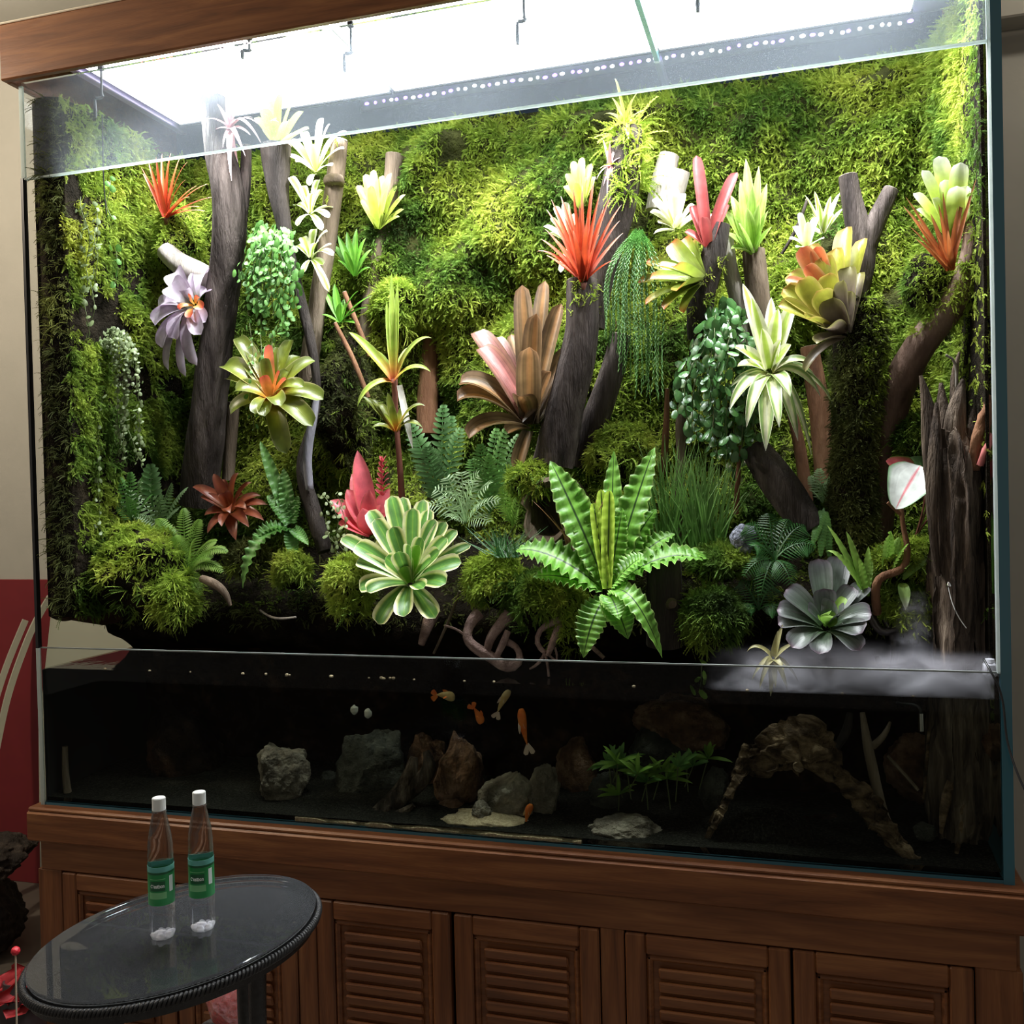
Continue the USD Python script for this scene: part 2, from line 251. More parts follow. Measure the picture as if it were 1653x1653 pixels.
def plant(name, label, cat, base, leaves, mat, axis=AX, prof="strap", bend=.14, chan=.3, group=None, seed=0, part_name="leaf", ruffle=0, rfreq=9, wscale=1.0, t=None, alt=None):
    """base (px, py, y); leaves rows (tip px, tip py, width px[, depth offset[, bend]]). Every leaf is a Mesh."""
    B = at(*base); rng = np.random.default_rng(seed + 11); s = mpp(B)
    t = LAST[0] = t or thing(name, label, cat, B, group)
    for k, l in enumerate(leaves):
        tx, ty, w = l[:3]; dy = l[3] if len(l) > 3 else rng.uniform(-.05, .04); bd = l[4] if len(l) > 4 else bend * rng.uniform(.6, 1.4)
        d = np.array([(tx - base[0]), 0, -(ty - base[1])]); d = d / (np.linalg.norm(d) + 1e-6)
        b = B + d * s * w * .22 + np.array([0, dy * .08, 0])
        m = mat if alt is None else alt(k, l) or mat
        put_leaf(t, part_name, leaf(b, at(tx, ty, base[2] + dy), w * s * wscale, bd, axis, prof, chan, ruffle=ruffle, rfreq=rfreq, seed=k + seed, nv=40 if ruffle else 14), m)
    return t
def frond(B, Tp, w, bend, n=22, axis=AX, droop=.25, pw=.30, seed=0, bdir=(0, -.2, 1)):
    """a pinnate fern frond (v, f, uv)"""
    rng = np.random.default_rng(seed); B, Tp = np.asarray(B), np.asarray(Tp); L = np.linalg.norm(Tp - B); bdir = np.asarray(bdir, float)
    c1 = B + (Tp - B) * .33 + bdir * bend * L; c2 = B + (Tp - B) * .75 + bdir * bend * L
    v = np.linspace(0, 1, n + 2)[:, None]; c = (1 - v) ** 3 * B + 3 * v * (1 - v) ** 2 * c1 + 3 * v ** 2 * (1 - v) * c2 + v ** 3 * Tp
    t = nz(np.gradient(c, axis=0)); al = nz(np.asarray(axis, float)) + .2 * VIEW; N = nz(al[None] - (t @ al)[:, None] * t); S = np.cross(t, N)
    out = [leaf(B, Tp, .05 * w + .0018, bend, axis, "needle", .1, 2, 12, bdir=bdir)]
    for i in range(2, n + 1):
        q = i / (n + 1); ln = w / 2 * (math.sin(math.pi * (.16 + .84 * q)) ** .7 + .06)
        for s in (-1, 1):
            d = nz(S[i] * s + t[i] * .45); tip = c[i] + d * ln * rng.uniform(.9, 1.05) - N[i] * droop * ln
            out.append(leaf(c[i], tip, L / n * pw * 2.1, .08, N[i], "lance", .15, 2, 5))
    return join(out)
def fern(name, label, base, tips, mat, group=None, seed=0, n=20, cat="fern", bend=.15, **k):
    B = at(*base); t = thing(name, label, cat, B, group); rng = np.random.default_rng(seed)
    for i, l in enumerate(tips):
        dy = l[3] if len(l) > 3 else rng.uniform(-.08, .03); bd = l[4] if len(l) > 4 else bend
        put_leaf(t, "frond", frond(B, at(l[0], l[1], base[2] + dy), l[2] * mpp(B), bd, n, seed=seed + i, **k), mat)
    return t
def trunk(name, label, paths, mat, cat="tree trunk", seed=0, cut=True, group=None, sides=20, rough=.1, flute=.09, flutes=6, part_names=None, knots=0):
    p0 = pxpath(paths[0]); t = thing(name, label, cat, p0[-1][:3], group); ms = []
    for i, pth in enumerate(paths):
        p = pxpath(pth); m = sweep(p, sides, rough=rough, flute=flute, flutes=flutes, seed=seed + i); ms.append(m)
        obj((part_names or ["trunk"] + ["branch"] * 9)[i], m, mat, t, smooth=50)
        if cut:
            c, r, d = p[0][:3], p[0][3], nz(p[0][:3] - p[1][:3]); a = nz(np.cross(d, [0, 1, .2])); b = np.cross(d, a); th = np.linspace(0, 2 * np.pi, 17)[:-1]
            ring = c + d * .0015 + .93 * r * (np.cos(th)[:, None] * a + np.sin(th)[:, None] * b); v = np.vstack([ring, ring - d * .004, c + d * .003]); j = np.arange(16); j2 = (j + 1) % 16
            obj("cut_face", (v, np.vstack([np.c_[j, j2, np.full(16, 32)], np.c_[j + 16, j2 + 16, j2], np.c_[j + 16, j2, j]])), CUT, t, smooth=40)
    return t, ms
def lathe(prof, n=28, c=(0, 0, 0)):
    m = trimesh.creation.revolve(np.asarray(prof, float), sections=n); m.apply_translation(c); return m

# moss tufts: three prototypes of feathery sprigs, joined by instancing into one part
def tuft(seed, n=12, ln=.019, leafl=.0040):
    rng = np.random.default_rng(seed); V, Fc = [], []
    for _ in range(n):
        d = nz(np.array([rng.normal(0.30, .6), rng.normal(0, .7), rng.uniform(.35, 1.0)])); L = ln * rng.uniform(.7, 1.3)
        p = np.array([rng.normal(0, .006), rng.normal(0, .006), -.003]); sd = nz(np.cross(d, rng.normal(size=3))); m = 8
        for i in range(m):
            q = p + d * L / m; d = nz(d + np.array([.10, 0, -.04])); nn = nz(np.cross(d, sd)); b = len(V)
            ll = leafl * (1.15 - .6 * i / m)
            for s in (-1, 1):
                b = len(V); tip = q + (sd * s * .9 + d * .75 + nn * .15 * rng.normal()) * ll
                V += [p, q + nn * .0004, tip]; Fc.append((b, b + 1, b + 2))
            p = q
    return np.array(V), np.array(Fc)
TUFTS = [tuft(1), tuft(2, 11, .024), tuft(3, 13, .016, .0036)]
LONG = [tuft(4, 7, .055, .0055), tuft(5, 6, .07, .006), tuft(6, 8, .04)]
def scatter(parent, mesh, n, mat, seed=0, mask=None, scale=(.7, 1.3), protos=TUFTS, spread=.5, name="moss", up=None):
    rng = np.random.default_rng(seed); mesh = mesh if isinstance(mesh, trimesh.Trimesh) else trimesh.util.concatenate(mesh)
    a = mesh.area_faces; fi = rng.choice(len(a), n, p=a / a.sum()); u, v = rng.random(n), rng.random(n); fl = u + v > 1; u[fl], v[fl] = 1 - u[fl], 1 - v[fl]
    tr = mesh.triangles[fi]; P = tr[:, 0] + u[:, None] * (tr[:, 1] - tr[:, 0]) + v[:, None] * (tr[:, 2] - tr[:, 0]); N = mesh.face_normals[fi]
    if mask is not None:
        k = mask(P, N, rng); P, N = P[k], N[k]
    n = len(P); z = nz(N + rng.normal(0, spread, (n, 3))); down = np.array([0, 0, -1.0]) + rng.normal(0, .35, (n, 3))
    x = down - (down * z).sum(1, keepdims=True) * z; x = nz(x + 1e-4); y = np.cross(z, x)
    q = Rotation.from_matrix(np.stack([x, y, z], -1)).as_quat(); s = rng.uniform(*scale, n)
    path = fresh(parent.path, name); pi = UsdGeom.PointInstancer.Define(stage, path); tag(pi.GetPrim(), kind="stuff")
    for i, (tv, tf) in enumerate(protos): usdkit.mesh(stage, f"{path}/sprig_{i + 1:03d}", (tv, tf), mat)
    pi.CreatePrototypesRel().SetTargets([Sdf.Path(f"{path}/sprig_{i + 1:03d}") for i in range(len(protos))])
    pi.CreateProtoIndicesAttr(Vt.IntArray.FromNumpy(rng.integers(0, len(protos), n).astype(np.int32)))
    pi.CreatePositionsAttr(Vt.Vec3fArray.FromNumpy((P - parent.loc).astype(np.float32)))
    pi.CreateOrientationsAttr(Vt.QuathArray([Gf.Quath(float(d), float(a_), float(b_), float(c_)) for a_, b_, c_, d in q]))
    pi.CreateScalesAttr(Vt.Vec3fArray.FromNumpy(np.repeat(s[:, None], 3, 1).astype(np.float32)))
    return pi
def blob(c, r, seed=0, amp=.25, freq=2.2, sub=4, squash=0):
    m = trimesh.creation.icosphere(sub); v = np.array(m.vertices); k = 1 + amp * 2 * (fbm(v * freq + seed * 3.1, 4, seed) - .5)
    v = v * k[:, None] * np.asarray(r); m.vertices = v + np.asarray(c); return m
def facet_rock(c, r, seed=0, cuts=9, amp=.2):
    m = trimesh.creation.icosphere(5); v = np.array(m.vertices); rng = np.random.default_rng(seed)
    for _ in range(cuts):
        d = nz(rng.normal(size=3)); h = rng.uniform(.6, .88); over = v @ d - h; v -= np.maximum(over, 0)[:, None] * d * .92
    v *= (1 + amp * 2 * (fbm(v * 3.5 + seed, 5, seed) - .5))[:, None]; m.vertices = v * np.asarray(r) + np.asarray(c); return m

# ================================================================== the room
obj("floor", box(-4, 6.5, -5, WALL_Y + .1, -.1, 0), FLOOR, kind="structure")
obj("wall_back", box(-4, 6.5, WALL_Y, WALL_Y + .1, 0, 3.62), WALL, kind="structure")
obj("trim_1", box(-4, 1.6, WALL_Y - .012, WALL_Y, 0, 1.296, .002), DADO, kind="structure")
obj("ceiling", box(-4, 6.5, -1.6, WALL_Y + .1, 3.6, 3.7), WALL, kind="structure")
obj("trim_2", box(2.66, 6.5, WALL_Y - .10, WALL_Y, 3.0, 3.6, .005), WALL, kind="structure")

# ------------------------------------------------------------------ cabinet
cab = thing("cabinet", "reddish brown wooden cabinet with louvred doors carrying the tank", "cabinet", (W / 2, D / 2, 0))
FY = -.012
obj("carcass", [box(-.012, .02, FY + .03, D + .02, 0, .61), box(W - .008, W + .024, FY + .03, D + .02, 0, .61), box(.02, W - .008, D, D + .02, 0, .61), box(.02, W - .008, .03, D, .08, .1), box(.02, W - .008, .16, .18, .1, .60)], WOOD_V, cab)
obj("top_rim", [box(-.03, W + .04, -.035, D + .03, .618, .706, .006), box(-.026, W + .036, -.031, D + .026, .704, Z_RIM, .005)], WOOD, cab, smooth=30)
obj("upper_rail", box(.0, W + .012, FY, .02, .53, .619, .002), WOOD, cab)
pairs = [(.075, .455, .463, .843), (.905, 1.287, 1.299, 1.679), (1.744, 2.132, 2.138, 2.523)]
for x0, x1 in ((-.012, .072), (.846, .902), (1.682, 1.741), (2.526, W + .024)):
    obj("stile", box(x0, x1, FY, .02, 0, .53, .002), WOOD_V, cab)
for pr in pairs:
    for x0, x1 in (pr[:2], pr[2:]):
        d = part(cab, "door"); y = FY - .004
        obj("stile", box(x0, x0 + .05, y, y + .024, .04, .527, .004), WOOD_V, d); obj("stile", box(x1 - .05, x1, y, y + .024, .04, .527, .004), WOOD_V, d)
        obj("rail", box(x0 + .05, x1 - .05, y, y + .024, .477, .527, .004), WOOD, d); obj("rail", box(x0 + .05, x1 - .05, y, y + .024, .04, .09, .004), WOOD, d)
        a0, a1, b0, b1 = x0 + .05, x1 - .05, .09, .477
        obj("moulding", [box(a0, a1, y + .003, y + .02, b1 - .016, b1, .006), box(a0, a1, y + .003, y + .02, b0, b0 + .016, .006), box(a0, a0 + .016, y + .003, y + .02, b0, b1, .006), box(a1 - .016, a1, y + .003, y + .02, b0, b1, .006)], WOOD, d, smooth=30)
        a0 += .030; a1 -= .030; z = b1 - .03
        obj("panel", box(x0 + .06, x1 - .06, y + .014, y + .02, .09, .477), WOOD, d)
        while z > .14:
            sl = box(a0, a1, y + .002, y + .014, z - .030, z, .004); v = np.array(sl.vertices); v[:, 1] += (v[:, 2] - z) * -.30 - .004; sl.vertices = v
            obj("slat", sl, WOOD, d, smooth=30); z -= .034

# ------------------------------------------------------------------ tank of glass, hood, lamps
tank = thing("glass_tank", "large open-fronted glass terrarium tank standing on the wooden cabinet", "terrarium", (W / 2, D / 2, Z_RIM))
g = .010
obj("side_glass", box(0, g, 0, D, Z_RIM, Z_HOOD + .01), GLASS, tank); obj("side_glass", box(W - g, W, 0, D, Z_RIM, Z_HOOD + .01), GLASS, tank)
obj("back_glass", box(0, W, D, D + g, Z_RIM, Z_TOP - .01), GLASS_BACK, tank, label="dark back glass of the tank")
obj("bottom_glass", box(0, W, 0, D, Z_RIM - .0005, Z_RIM + .008), GLASS_EDGE, tank)
obj("front_glass", box(g, W - g, 0, g, Z_RIM + .008, Z_LIP), GLASS, tank, label="low front glass holding the water")
obj("front_strip", box(g, W - g, -.001, g - .002, Z_STRIP, Z_HOOD + .01), GLASS_STRIP, tank, label="misted glass strip across the top front")
obj("strip_edge", box(g, W - g, -.002, g - .001, Z_STRIP - .0045, Z_STRIP), EDGE_WHITE, tank, label="bright lower edge of the front glass strip")
obj("front_glass_edge", box(g, W - g, .002, g, Z_LIP - .001, Z_LIP + .0025), simple("grey_glass_edge", (.20, .22, .21), .3), tank)
obj("side_film", box(g + .0002, g + .001, .006, D - .01, Z_RIM + .009, Z_WATER - .004), BLACK, tank, label="black film on the left glass below the water line")
obj("side_edge", box(-.002, .007, -.003, .012, Z_LIP, Z_STRIP), BLACK, tank, label="dark front edge of the left glass")
obj("side_edge", box(-.002, .010, -.003, .004, Z_RIM, Z_LIP), EDGE_WHITE, tank); obj("side_edge", box(.002, .014, -.003, .004, Z_STRIP, Z_HOOD), EDGE_WHITE, tank)
obj("side_edge", box(W - .010, W + .012, -.004, .012, Z_RIM, Z_HOOD + .01), GLASS_EDGE, tank, label="teal front edge of the right glass")
obj("side_edge", box(W - .016, W - .010, -.004, .012, Z_LIP, Z_HOOD + .01), EDGE_WHITE, tank, label="pale silicone line along the right glass")
hood = thing("hood", "reddish brown wooden hood board across the top of the tank", "hood", (W / 2, D / 2, Z_HOOD))
hx0, hx1 = .018 - .035, W + .05
obj("front_board", box(hx0, hx1, -.052, -.03, Z_HOOD, Z_TOP, .004), WOOD, hood, smooth=30)
obj("top_edge", box(hx0 - .001, hx1, -.053, -.02, Z_TOP, Z_TOP + .006, .002), simple("pale_edge_strip", (.75, .68, .55), .4), hood, label="pale strip along the top of the hood")
obj("side_board", box(hx0, hx0 + .02, -.03, D + .03, Z_HOOD, Z_TOP, .003), WOOD, hood); obj("side_board", box(hx1 - .02, hx1, -.03, D + .03, Z_HOOD, Z_TOP, .003), WOOD, hood)
obj("back_board", box(hx0 + .02, hx1 - .02, D + .012, D + .03, Z_HOOD, Z_TOP, .003), WOOD, hood)
obj("top_glass", box(hx0 + .02, hx1 - .02, -.03, D, Z_TOP - .012, Z_TOP - .004), simple("hood_lining", (.72, .74, .76), .6), hood, label="pale lining board closing the top of the hood")
lx = [.16, .955, 1.795, 2.50]; led_src = None
names = ["leftmost glaring white led panel under the hood above the left trunks", "glaring white led panel under the hood between the other two panels", "rightmost glaring white led panel under the hood above the forked trunk"]
for i in range(3):
    x0, x1 = lx[i] + .004, lx[i + 1] - .004; t = thing("led_lamp", names[i], "lamp", ((x0 + x1) / 2, .3, 2.9), group="led panels under the hood")
    obj("housing", box(x0, x1, .03, .545, 2.902, 2.93, .004), WHITE, t); obj("diffuser", box(x0 + .006, x1 - .006, .036, .535, 2.897, 2.9025), LED, t)
    obj("frame", box(x0, x1, .535, .545, 2.893, 2.902), BLACK, t); obj("frame", box(x0, x1, .03, .036, 2.893, 2.902), BLACK, t)
    obj("cable", tube([[x0 + .1, .3, 2.93], [x0 + .1, .32, 2.955], [x0 + .14, .4, Z_TOP - .013]], .004), BLACK, t)
bar = thing("led_bar", "long slim led bar with white and purple diodes along the rear of the hood", "lamp", (1.4, .6, 2.93))
obj("rail", box(.75, 2.54, .735, .748, 2.938, 2.980, .002), simple("alu_rail", (.4, .42, .46), .3, .8), bar)
wv, pv = [], []
rng = np.random.default_rng(5)
for i, x in enumerate(np.arange(.78, 2.52, .0275)):
    e_ = trimesh.creation.icosphere(2); e_.apply_scale([rng.uniform(.005, .009), .003, .0055]); e_.apply_translation([x + rng.normal(0, .003), .7345, 2.960 + rng.normal(0, .002)]); (pv if rng.random() < .4 else wv).append(e_)
obj("diode", wv, LED_W, bar, kind="stuff", label="white diodes"); obj("diode", pv, LED_P, bar, kind="stuff", label="purple diodes")
arm = thing("glass_brace", "teal edged glass brace crossing under the led panels towards the right", "brace", (1.795, .3, 2.89))
obj("brace", box(1.788, 1.802, .02, .55, 2.872, 2.896, .001), simple("teal_brace", (.25, .55, .6), .15), arm)
obj("bracket", box(1.785, 1.805, .55, .75, 2.868, 2.90, .003), simple("steel_bracket", (.4, .45, .55), .3, .6), arm)

def nozzle(i, px, py0, py1, y, label):
    a = at(px, py0, y); b = at(px, py1, y); t = thing("mist_nozzle", label, "nozzle", a, group="mist nozzles under the hood"); h = a[2] - b[2]
    obj("stem", tube([a + [0, 0, .0], a - [0, 0, h * .55]], .0032), BLACK, t); obj("elbow", tube([a - [0, 0, h * .5], a - [-.002, .0, h * .55], a + [-.014, -.01, -h * .60]], .0045), BLACK, t)
    obj("tip", lathe([(0, 0), (.004, 0), (.0055, .02), (.003, h * .38), (0, h * .38)], 12, a + [-.015, -.012, -h]), BLACK, t)
    obj("clip", box(a[0] - .008, a[0] + .008, a[1] - .006, a[1] + .006, a[2] - .004, a[2] + .012, .002), BLACK, t)
for i, (px, p0, p1, y, lb) in enumerate([(163, 112, 192, .06, "leftmost black mist nozzle hanging in the hood corner"), (402, 62, 96, .05, "small black mist nozzle hanging above the pink tillandsia"), (566, 42, 118, .05, "long black mist nozzle hanging left of the hood middle"), (845, -20, 74, .05, "black mist nozzle hanging at the middle of the hood"), (1136, -60, 22, .05, "rightmost black mist nozzle at the top edge")]):
    nozzle(i, px, p0, p1, y, lb)
w0 = at(165, 185, .06); obj("mist_hose", tube([w0, at(166, 240, .07), at(168, 300, .08), at(172, 345, .09)], .0018, 6), BLACK, label="thin dark hose hanging from the leftmost nozzle", cat="hose")
# led panel drop shadow frame at the left: purple-grey lamp end
obj("lamp_rail", box(.13, .155, .03, .6, 2.885, 2.93, .003), simple("violet_alu", (.22, .18, .32), .35, .5), label="violet grey metal rail at the left end of the led panels", cat="rail")

# ------------------------------------------------------------------ planted bank, moss walls
xs, zs = np.linspace(.012, W - .012, 150), np.linspace(1.0, 2.83, 110)
def wall_y(x, z):
    p = np.stack([x, 0 * x, z], -1); dgl = (x * .75 + z * .65)
    ridge = np.abs(noise(np.stack([(x - z * .75) * 2.6, 0 * x, (x * .75 + z) * .8], -1), 3) - .5) * 2
    b = .13 * (1 - ridge) + .17 * (fbm(p * 4.5, 4, 9) - .38)
    bare = np.exp(-(((x - at(692, 560, .6)[0]) / .035) ** 2)) * (z < 2.15)
    side = np.clip((x - (W - .10)) / .09, 0, 1) ** 2 * .30 + np.clip((.12 - x) / .1, 0, 1) * .1
    return .70 - np.clip(b, -.01, .2) * np.clip((2.86 - z) / .12, .2, 1) * (1 - .8 * bare) - side
X, Z = np.meshgrid(xs, zs, indexing="ij"); Y = wall_y(X, Z)
def grid(Pm):
    a, b = Pm.shape[:2]; i, j = np.meshgrid(np.arange(a - 1), np.arange(b - 1), indexing="ij"); q = np.stack([i * b + j, (i + 1) * b + j, (i + 1) * b + j + 1, i * b + j + 1], -1).reshape(-1, 4)
    return trimesh.Trimesh(Pm.reshape(-1, 3), np.vstack([q[:, [0, 1, 2]], q[:, [0, 2, 3]]]), process=False)
mw = grid(np.stack([X, Y, Z], -1))
wall = thing("moss_backdrop", "steep bright green moss wall covering the back of the tank", "moss wall", (W / 2, .7, 1.0))
obj("backing", mw, BACKING, wall, smooth=True)
xb = at(692, 560, .6)[0]
scatter(wall, mw, 30000, MOSS, 3, lambda P, N, r: ~((np.abs(P[:, 0] - xb) < .030) & (P[:, 2] < 2.12) & (P[:, 2] > 1.5)) & (fbm(P * 7, 3, 4) > .30), (.7, 1.5))
# left wall: thick mossy panel with a dark front end
ys, zz = np.linspace(.03, .70, 60), np.linspace(1.275, 2.80, 130)
def left_x(y, z): return .125 + .05 * (fbm(np.stack([0 * y, y * 6, z * 5], -1), 4, 2) - .5) * 2 * np.clip((y - .03) / .1, .25, 1) - .10 * np.clip((1.36 - z) / .16, 0, 1) ** 2 * 0 - .05 * np.clip((2.0 - z) / 1.0, 0, 1) * 0
Yl, Zl = np.meshgrid(ys, zz, indexing="ij"); Xl = left_x(Yl, Zl); Zl2 = Zl + 0 * Xl
face = grid(np.stack([Xl, Yl, Zl2], -1)); tt = np.linspace(0, 1, 10)[:, None]
fr = np.stack([.018 + (Xl[0] - .018)[None] * tt, .03 - .02 * np.sin(np.pi * tt) * (1 + .8 * (fbm(np.stack([tt * 3 + 0 * zz, zz * 7 + 0 * tt, 0 * tt + 0 * zz], -1), 3, 6) - .5)), zz[None] + 0 * tt], -1)
bot = np.stack([.018 + (Xl[:, 0] - .018)[None] * tt, ys[None] + 0 * tt, 1.275 - .05 * np.sin(np.pi * tt) * np.clip((ys[None]) * 5, .3, 1)], -1)
lwall = thing("moss_slab", "dark shaggy moss panel lining the left glass side", "moss panel", (.07, .35, 1.2))
front = grid(fr); obj("backing", [face, front], SOIL, lwall, smooth=True)
obj("underside", grid(bot), ramped("terracotta_foam", [(.3, (.035, .014, .008)), (.7, (.09, .036, .02))], 12, rough=.9, bump=.8), lwall, smooth=True, label="reddish brown underside")
face.fix_normals(); front.fix_normals()
def outward(m, d):
    if (m.face_normals @ np.array(d, float)).mean() < 0: m.invert()
    return m
outward(mw, (0, -1, 0)); outward(face, (1, 0, 0)); outward(front, (0, -1, 0))
scatter(lwall, face, 6500, MOSS, 8, lambda P, N, r: fbm(P * 6, 3, 14) > .40, (.7, 1.4))
scatter(lwall, front, 900, MOSS_DARK, 9, lambda P, N, r: P[:, 0] > .055, (.3, .55), LONG, name="dark_moss")

Yr, Zr = np.meshgrid(np.linspace(.07, .68, 50), np.linspace(1.16, 2.80, 120), indexing="ij"); Xr = W - .017 - .014 * fbm(np.stack([0 * Yr, Yr * 7, Zr * 6], -1), 4, 52) * np.clip((Yr - .05) * 4, .2, 1)
rface = outward(grid(np.stack([Xr, Yr, Zr], -1)), (-1, 0, 0)); rw = thing("moss_slab", "thin dark moss slab lining the right glass side behind the driftwood stump", "moss panel", (W - .03, .35, 1.16))
redge = grid(np.stack([np.stack([Xr[0], 0 * Xr[0] + W - .0115], 0), np.full((2, 120), .07), np.stack([Zr[0]] * 2)], -1)); obj("backing", [rface, redge], SOIL, rw, smooth=True)
scatter(rw, rface, 2600, MOSS, 53, lambda P, N, r: r.random(len(P)) < np.clip((P[:, 2] - 1.7) * 1.6, .12, 1), (.6, 1.1))

# the bank: soil and rock that carries the planting, its face dropping into the water
xb_ = np.linspace(.012, W - .012, 130)
prof_ = np.array([(.46, .728), (.46, .85), (.45, 1.0), (.40, 1.12), (.30, 1.20), (.295, 1.26), (.35, 1.31), (.45, 1.36), (.56, 1.44), (.66, 1.52), (.72, 1.56)])
pp = spline(np.c_[prof_, np.zeros(len(prof_))], 46)[:, :2]
Xq = np.repeat(xb_[:, None], 46, 1); Yq = np.repeat(pp[None, :, 0], 130, 0); Zq = np.repeat(pp[None, :, 1], 130, 0)
nn = fbm(np.stack([Xq * 5, Yq * 5, Zq * 5], -1), 5, 21) - .5; n3 = fbm(np.stack([Xq * 16, Yq * 16, Zq * 16], -1), 3, 22) - .5
Yq = Yq + .16 * nn + .04 * n3; Zq = Zq + np.clip((Zq - 1.15) * 4, 0, 1) * (.10 * nn + .03 * n3)
bank = grid(np.stack([Xq, np.clip(Yq, .22, .74), Zq], -1)); outward(bank, (0, -1, .3))
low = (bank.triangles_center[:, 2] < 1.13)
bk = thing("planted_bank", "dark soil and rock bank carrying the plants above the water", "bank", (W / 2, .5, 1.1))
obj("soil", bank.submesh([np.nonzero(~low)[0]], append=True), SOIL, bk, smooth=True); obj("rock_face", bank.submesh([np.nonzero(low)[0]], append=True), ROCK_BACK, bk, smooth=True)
scatter(bk, bank, 4200, MOSS_DARK, 31, lambda P, N, r: (P[:, 2] > 1.22) & (fbm(P * 5, 3, 33) > .40), (.6, 1.2)); scatter(bk, bank, 4200, MOSS, 32, lambda P, N, r: (P[:, 2] > 1.27) & (fbm(P * 6, 3, 35) > .50), (.6, 1.2))

# ------------------------------------------------------------------ water, mist
wt = obj("water", box(g + .001, W - g - .001, g + .001, D - .001, Z_RIM + .0095, Z_WATER), WATER, label="dark still water filling the bottom of the tank", cat="water", kind="stuff")
gx, gy = np.meshgrid(np.linspace(.012, W - .012, 90), np.linspace(.012, .44, 24), indexing="ij")
gz = Z_RIM + .02 + .04 * fbm(np.stack([gx * 3, gy * 3, 0 * gx], -1), 4, 3) * np.clip(gy * 6, .15, 1)
gm = grid(np.stack([gx, gy, gz], -1)); outward(gm, (0, 0, 1))
obj("gravel_bed", gm, GRAVEL, smooth=True, label="dark fine gravel on the bottom of the tank", cat="gravel", kind="stuff")
sp_ = at(768, 1342, .05); m = blob((sp_[0], .085, Z_RIM + .012), (.13, .07, .034), 4, .35); obj("sand_heap", m, SAND, smooth=True, label="pale heap of sand against the front glass below the fish", cat="sand", kind="stuff")
sx0, sx1 = at(480, 1340, .02)[0], at(940, 1370, .02)[0]
xx = np.linspace(sx0, sx1, 60); rr = .004 + .006 * noise(np.stack([xx * 30, 0 * xx, 0 * xx], -1), 2)
obj("sand_line", sweep(np.c_[xx, 0 * xx + .017, 0 * xx + Z_RIM + .012, rr], 8, rough=.2), SAND, smooth=True, label="thin line of pale sand lying along the bottom front glass", cat="sand", kind="stuff")
mz0 = Z_WATER + .001
MIST = M("mist", {"g": ("geometry", {}), "s": ("separate_xyz", {}), "m": ("mapping", {"scale": (9.0, 9.0, 16.0)}), "n": ("noise_texture", {"scale": 1.0, "detail": 2.0, "distortion": 1.2}), "nr": ("map_range", {"from_min": .38, "from_max": .72, "to_min": .12, "to_max": 1.5, "clamp": True}),
    "h": ("map_range", {"from_min": mz0, "from_max": mz0 + .10, "to_min": 1.0, "to_max": 0.0, "clamp": True}), "hp": ("math", {"math_type": "power", "value2": 1.6}),
    "xr": ("map_range", {"range_type": "smoothstep", "from_min": 1.94, "from_max": 2.30, "to_min": 0.0, "to_max": 1.0, "clamp": True}),
    "dx": ("math", {"math_type": "subtract", "value2": at(1478, 1090, .17)[0]}), "dy": ("math", {"math_type": "subtract", "value2": .17}), "dx2": ("math", {"math_type": "multiply"}), "dy2": ("math", {"math_type": "multiply"}), "rr": ("math", {"math_type": "add"}), "ra": ("math", {"math_type": "sqrt"}),
    "w": ("map_range", {"from_min": mz0, "from_max": mz0 + .21, "to_min": .085, "to_max": .04, "clamp": True}), "q": ("math", {"math_type": "divide"}), "pl": ("map_range", {"range_type": "smoothstep", "from_min": .3, "from_max": 1.0, "to_min": 1.0, "to_max": 0.0, "clamp": True}),
    "pt": ("map_range", {"range_type": "smoothstep", "from_min": mz0 + .16, "from_max": mz0 + .228, "to_min": 1.0, "to_max": 0.0, "clamp": True}), "pp": ("math", {"math_type": "multiply"}), "lay": ("math", {"math_type": "multiply"}), "sum": ("math", {"math_type": "multiply_add", "value2": 2.6}), "tot": ("math", {"math_type": "multiply"}), "den": ("math", {"math_type": "multiply", "value2": 85.0}),
    "v": ("principled_volume", {"color": (.93, .91, 1.0), "anisotropy": .15})},
    [("g.position", "s.vector"), ("g.position", "m.vector"), ("m.vector", "n.vector"), ("n.fac", "nr.value"), ("s.z", "h.value"), ("h.result", "hp.value1"), ("s.x", "xr.value"), ("hp.value", "lay.value1"), ("xr.result", "lay.value2"),
     ("s.x", "dx.value1"), ("s.y", "dy.value1"), ("dx.value", "dx2.value1"), ("dx.value", "dx2.value2"), ("dy.value", "dy2.value1"), ("dy.value", "dy2.value2"), ("dx2.value", "rr.value1"), ("dy2.value", "rr.value2"), ("rr.value", "ra.value1"),
     ("s.z", "w.value"), ("ra.value", "q.value1"), ("w.result", "q.value2"), ("q.value", "pl.value"), ("s.z", "pt.value"), ("pl.result", "pp.value1"), ("pt.result", "pp.value2"), ("pp.value", "sum.value1"), ("lay.value", "sum.value3"),
     ("sum.value", "tot.value1"), ("nr.result", "tot.value2"), ("tot.value", "den.value1"), ("den.value", "v.density")], volume="v.volume")
obj("mist", box(1.93, W - .019, .014, .28, mz0, mz0 + .228), MIST, label="white mist drifting over the water in the right corner", cat="mist", kind="stuff")

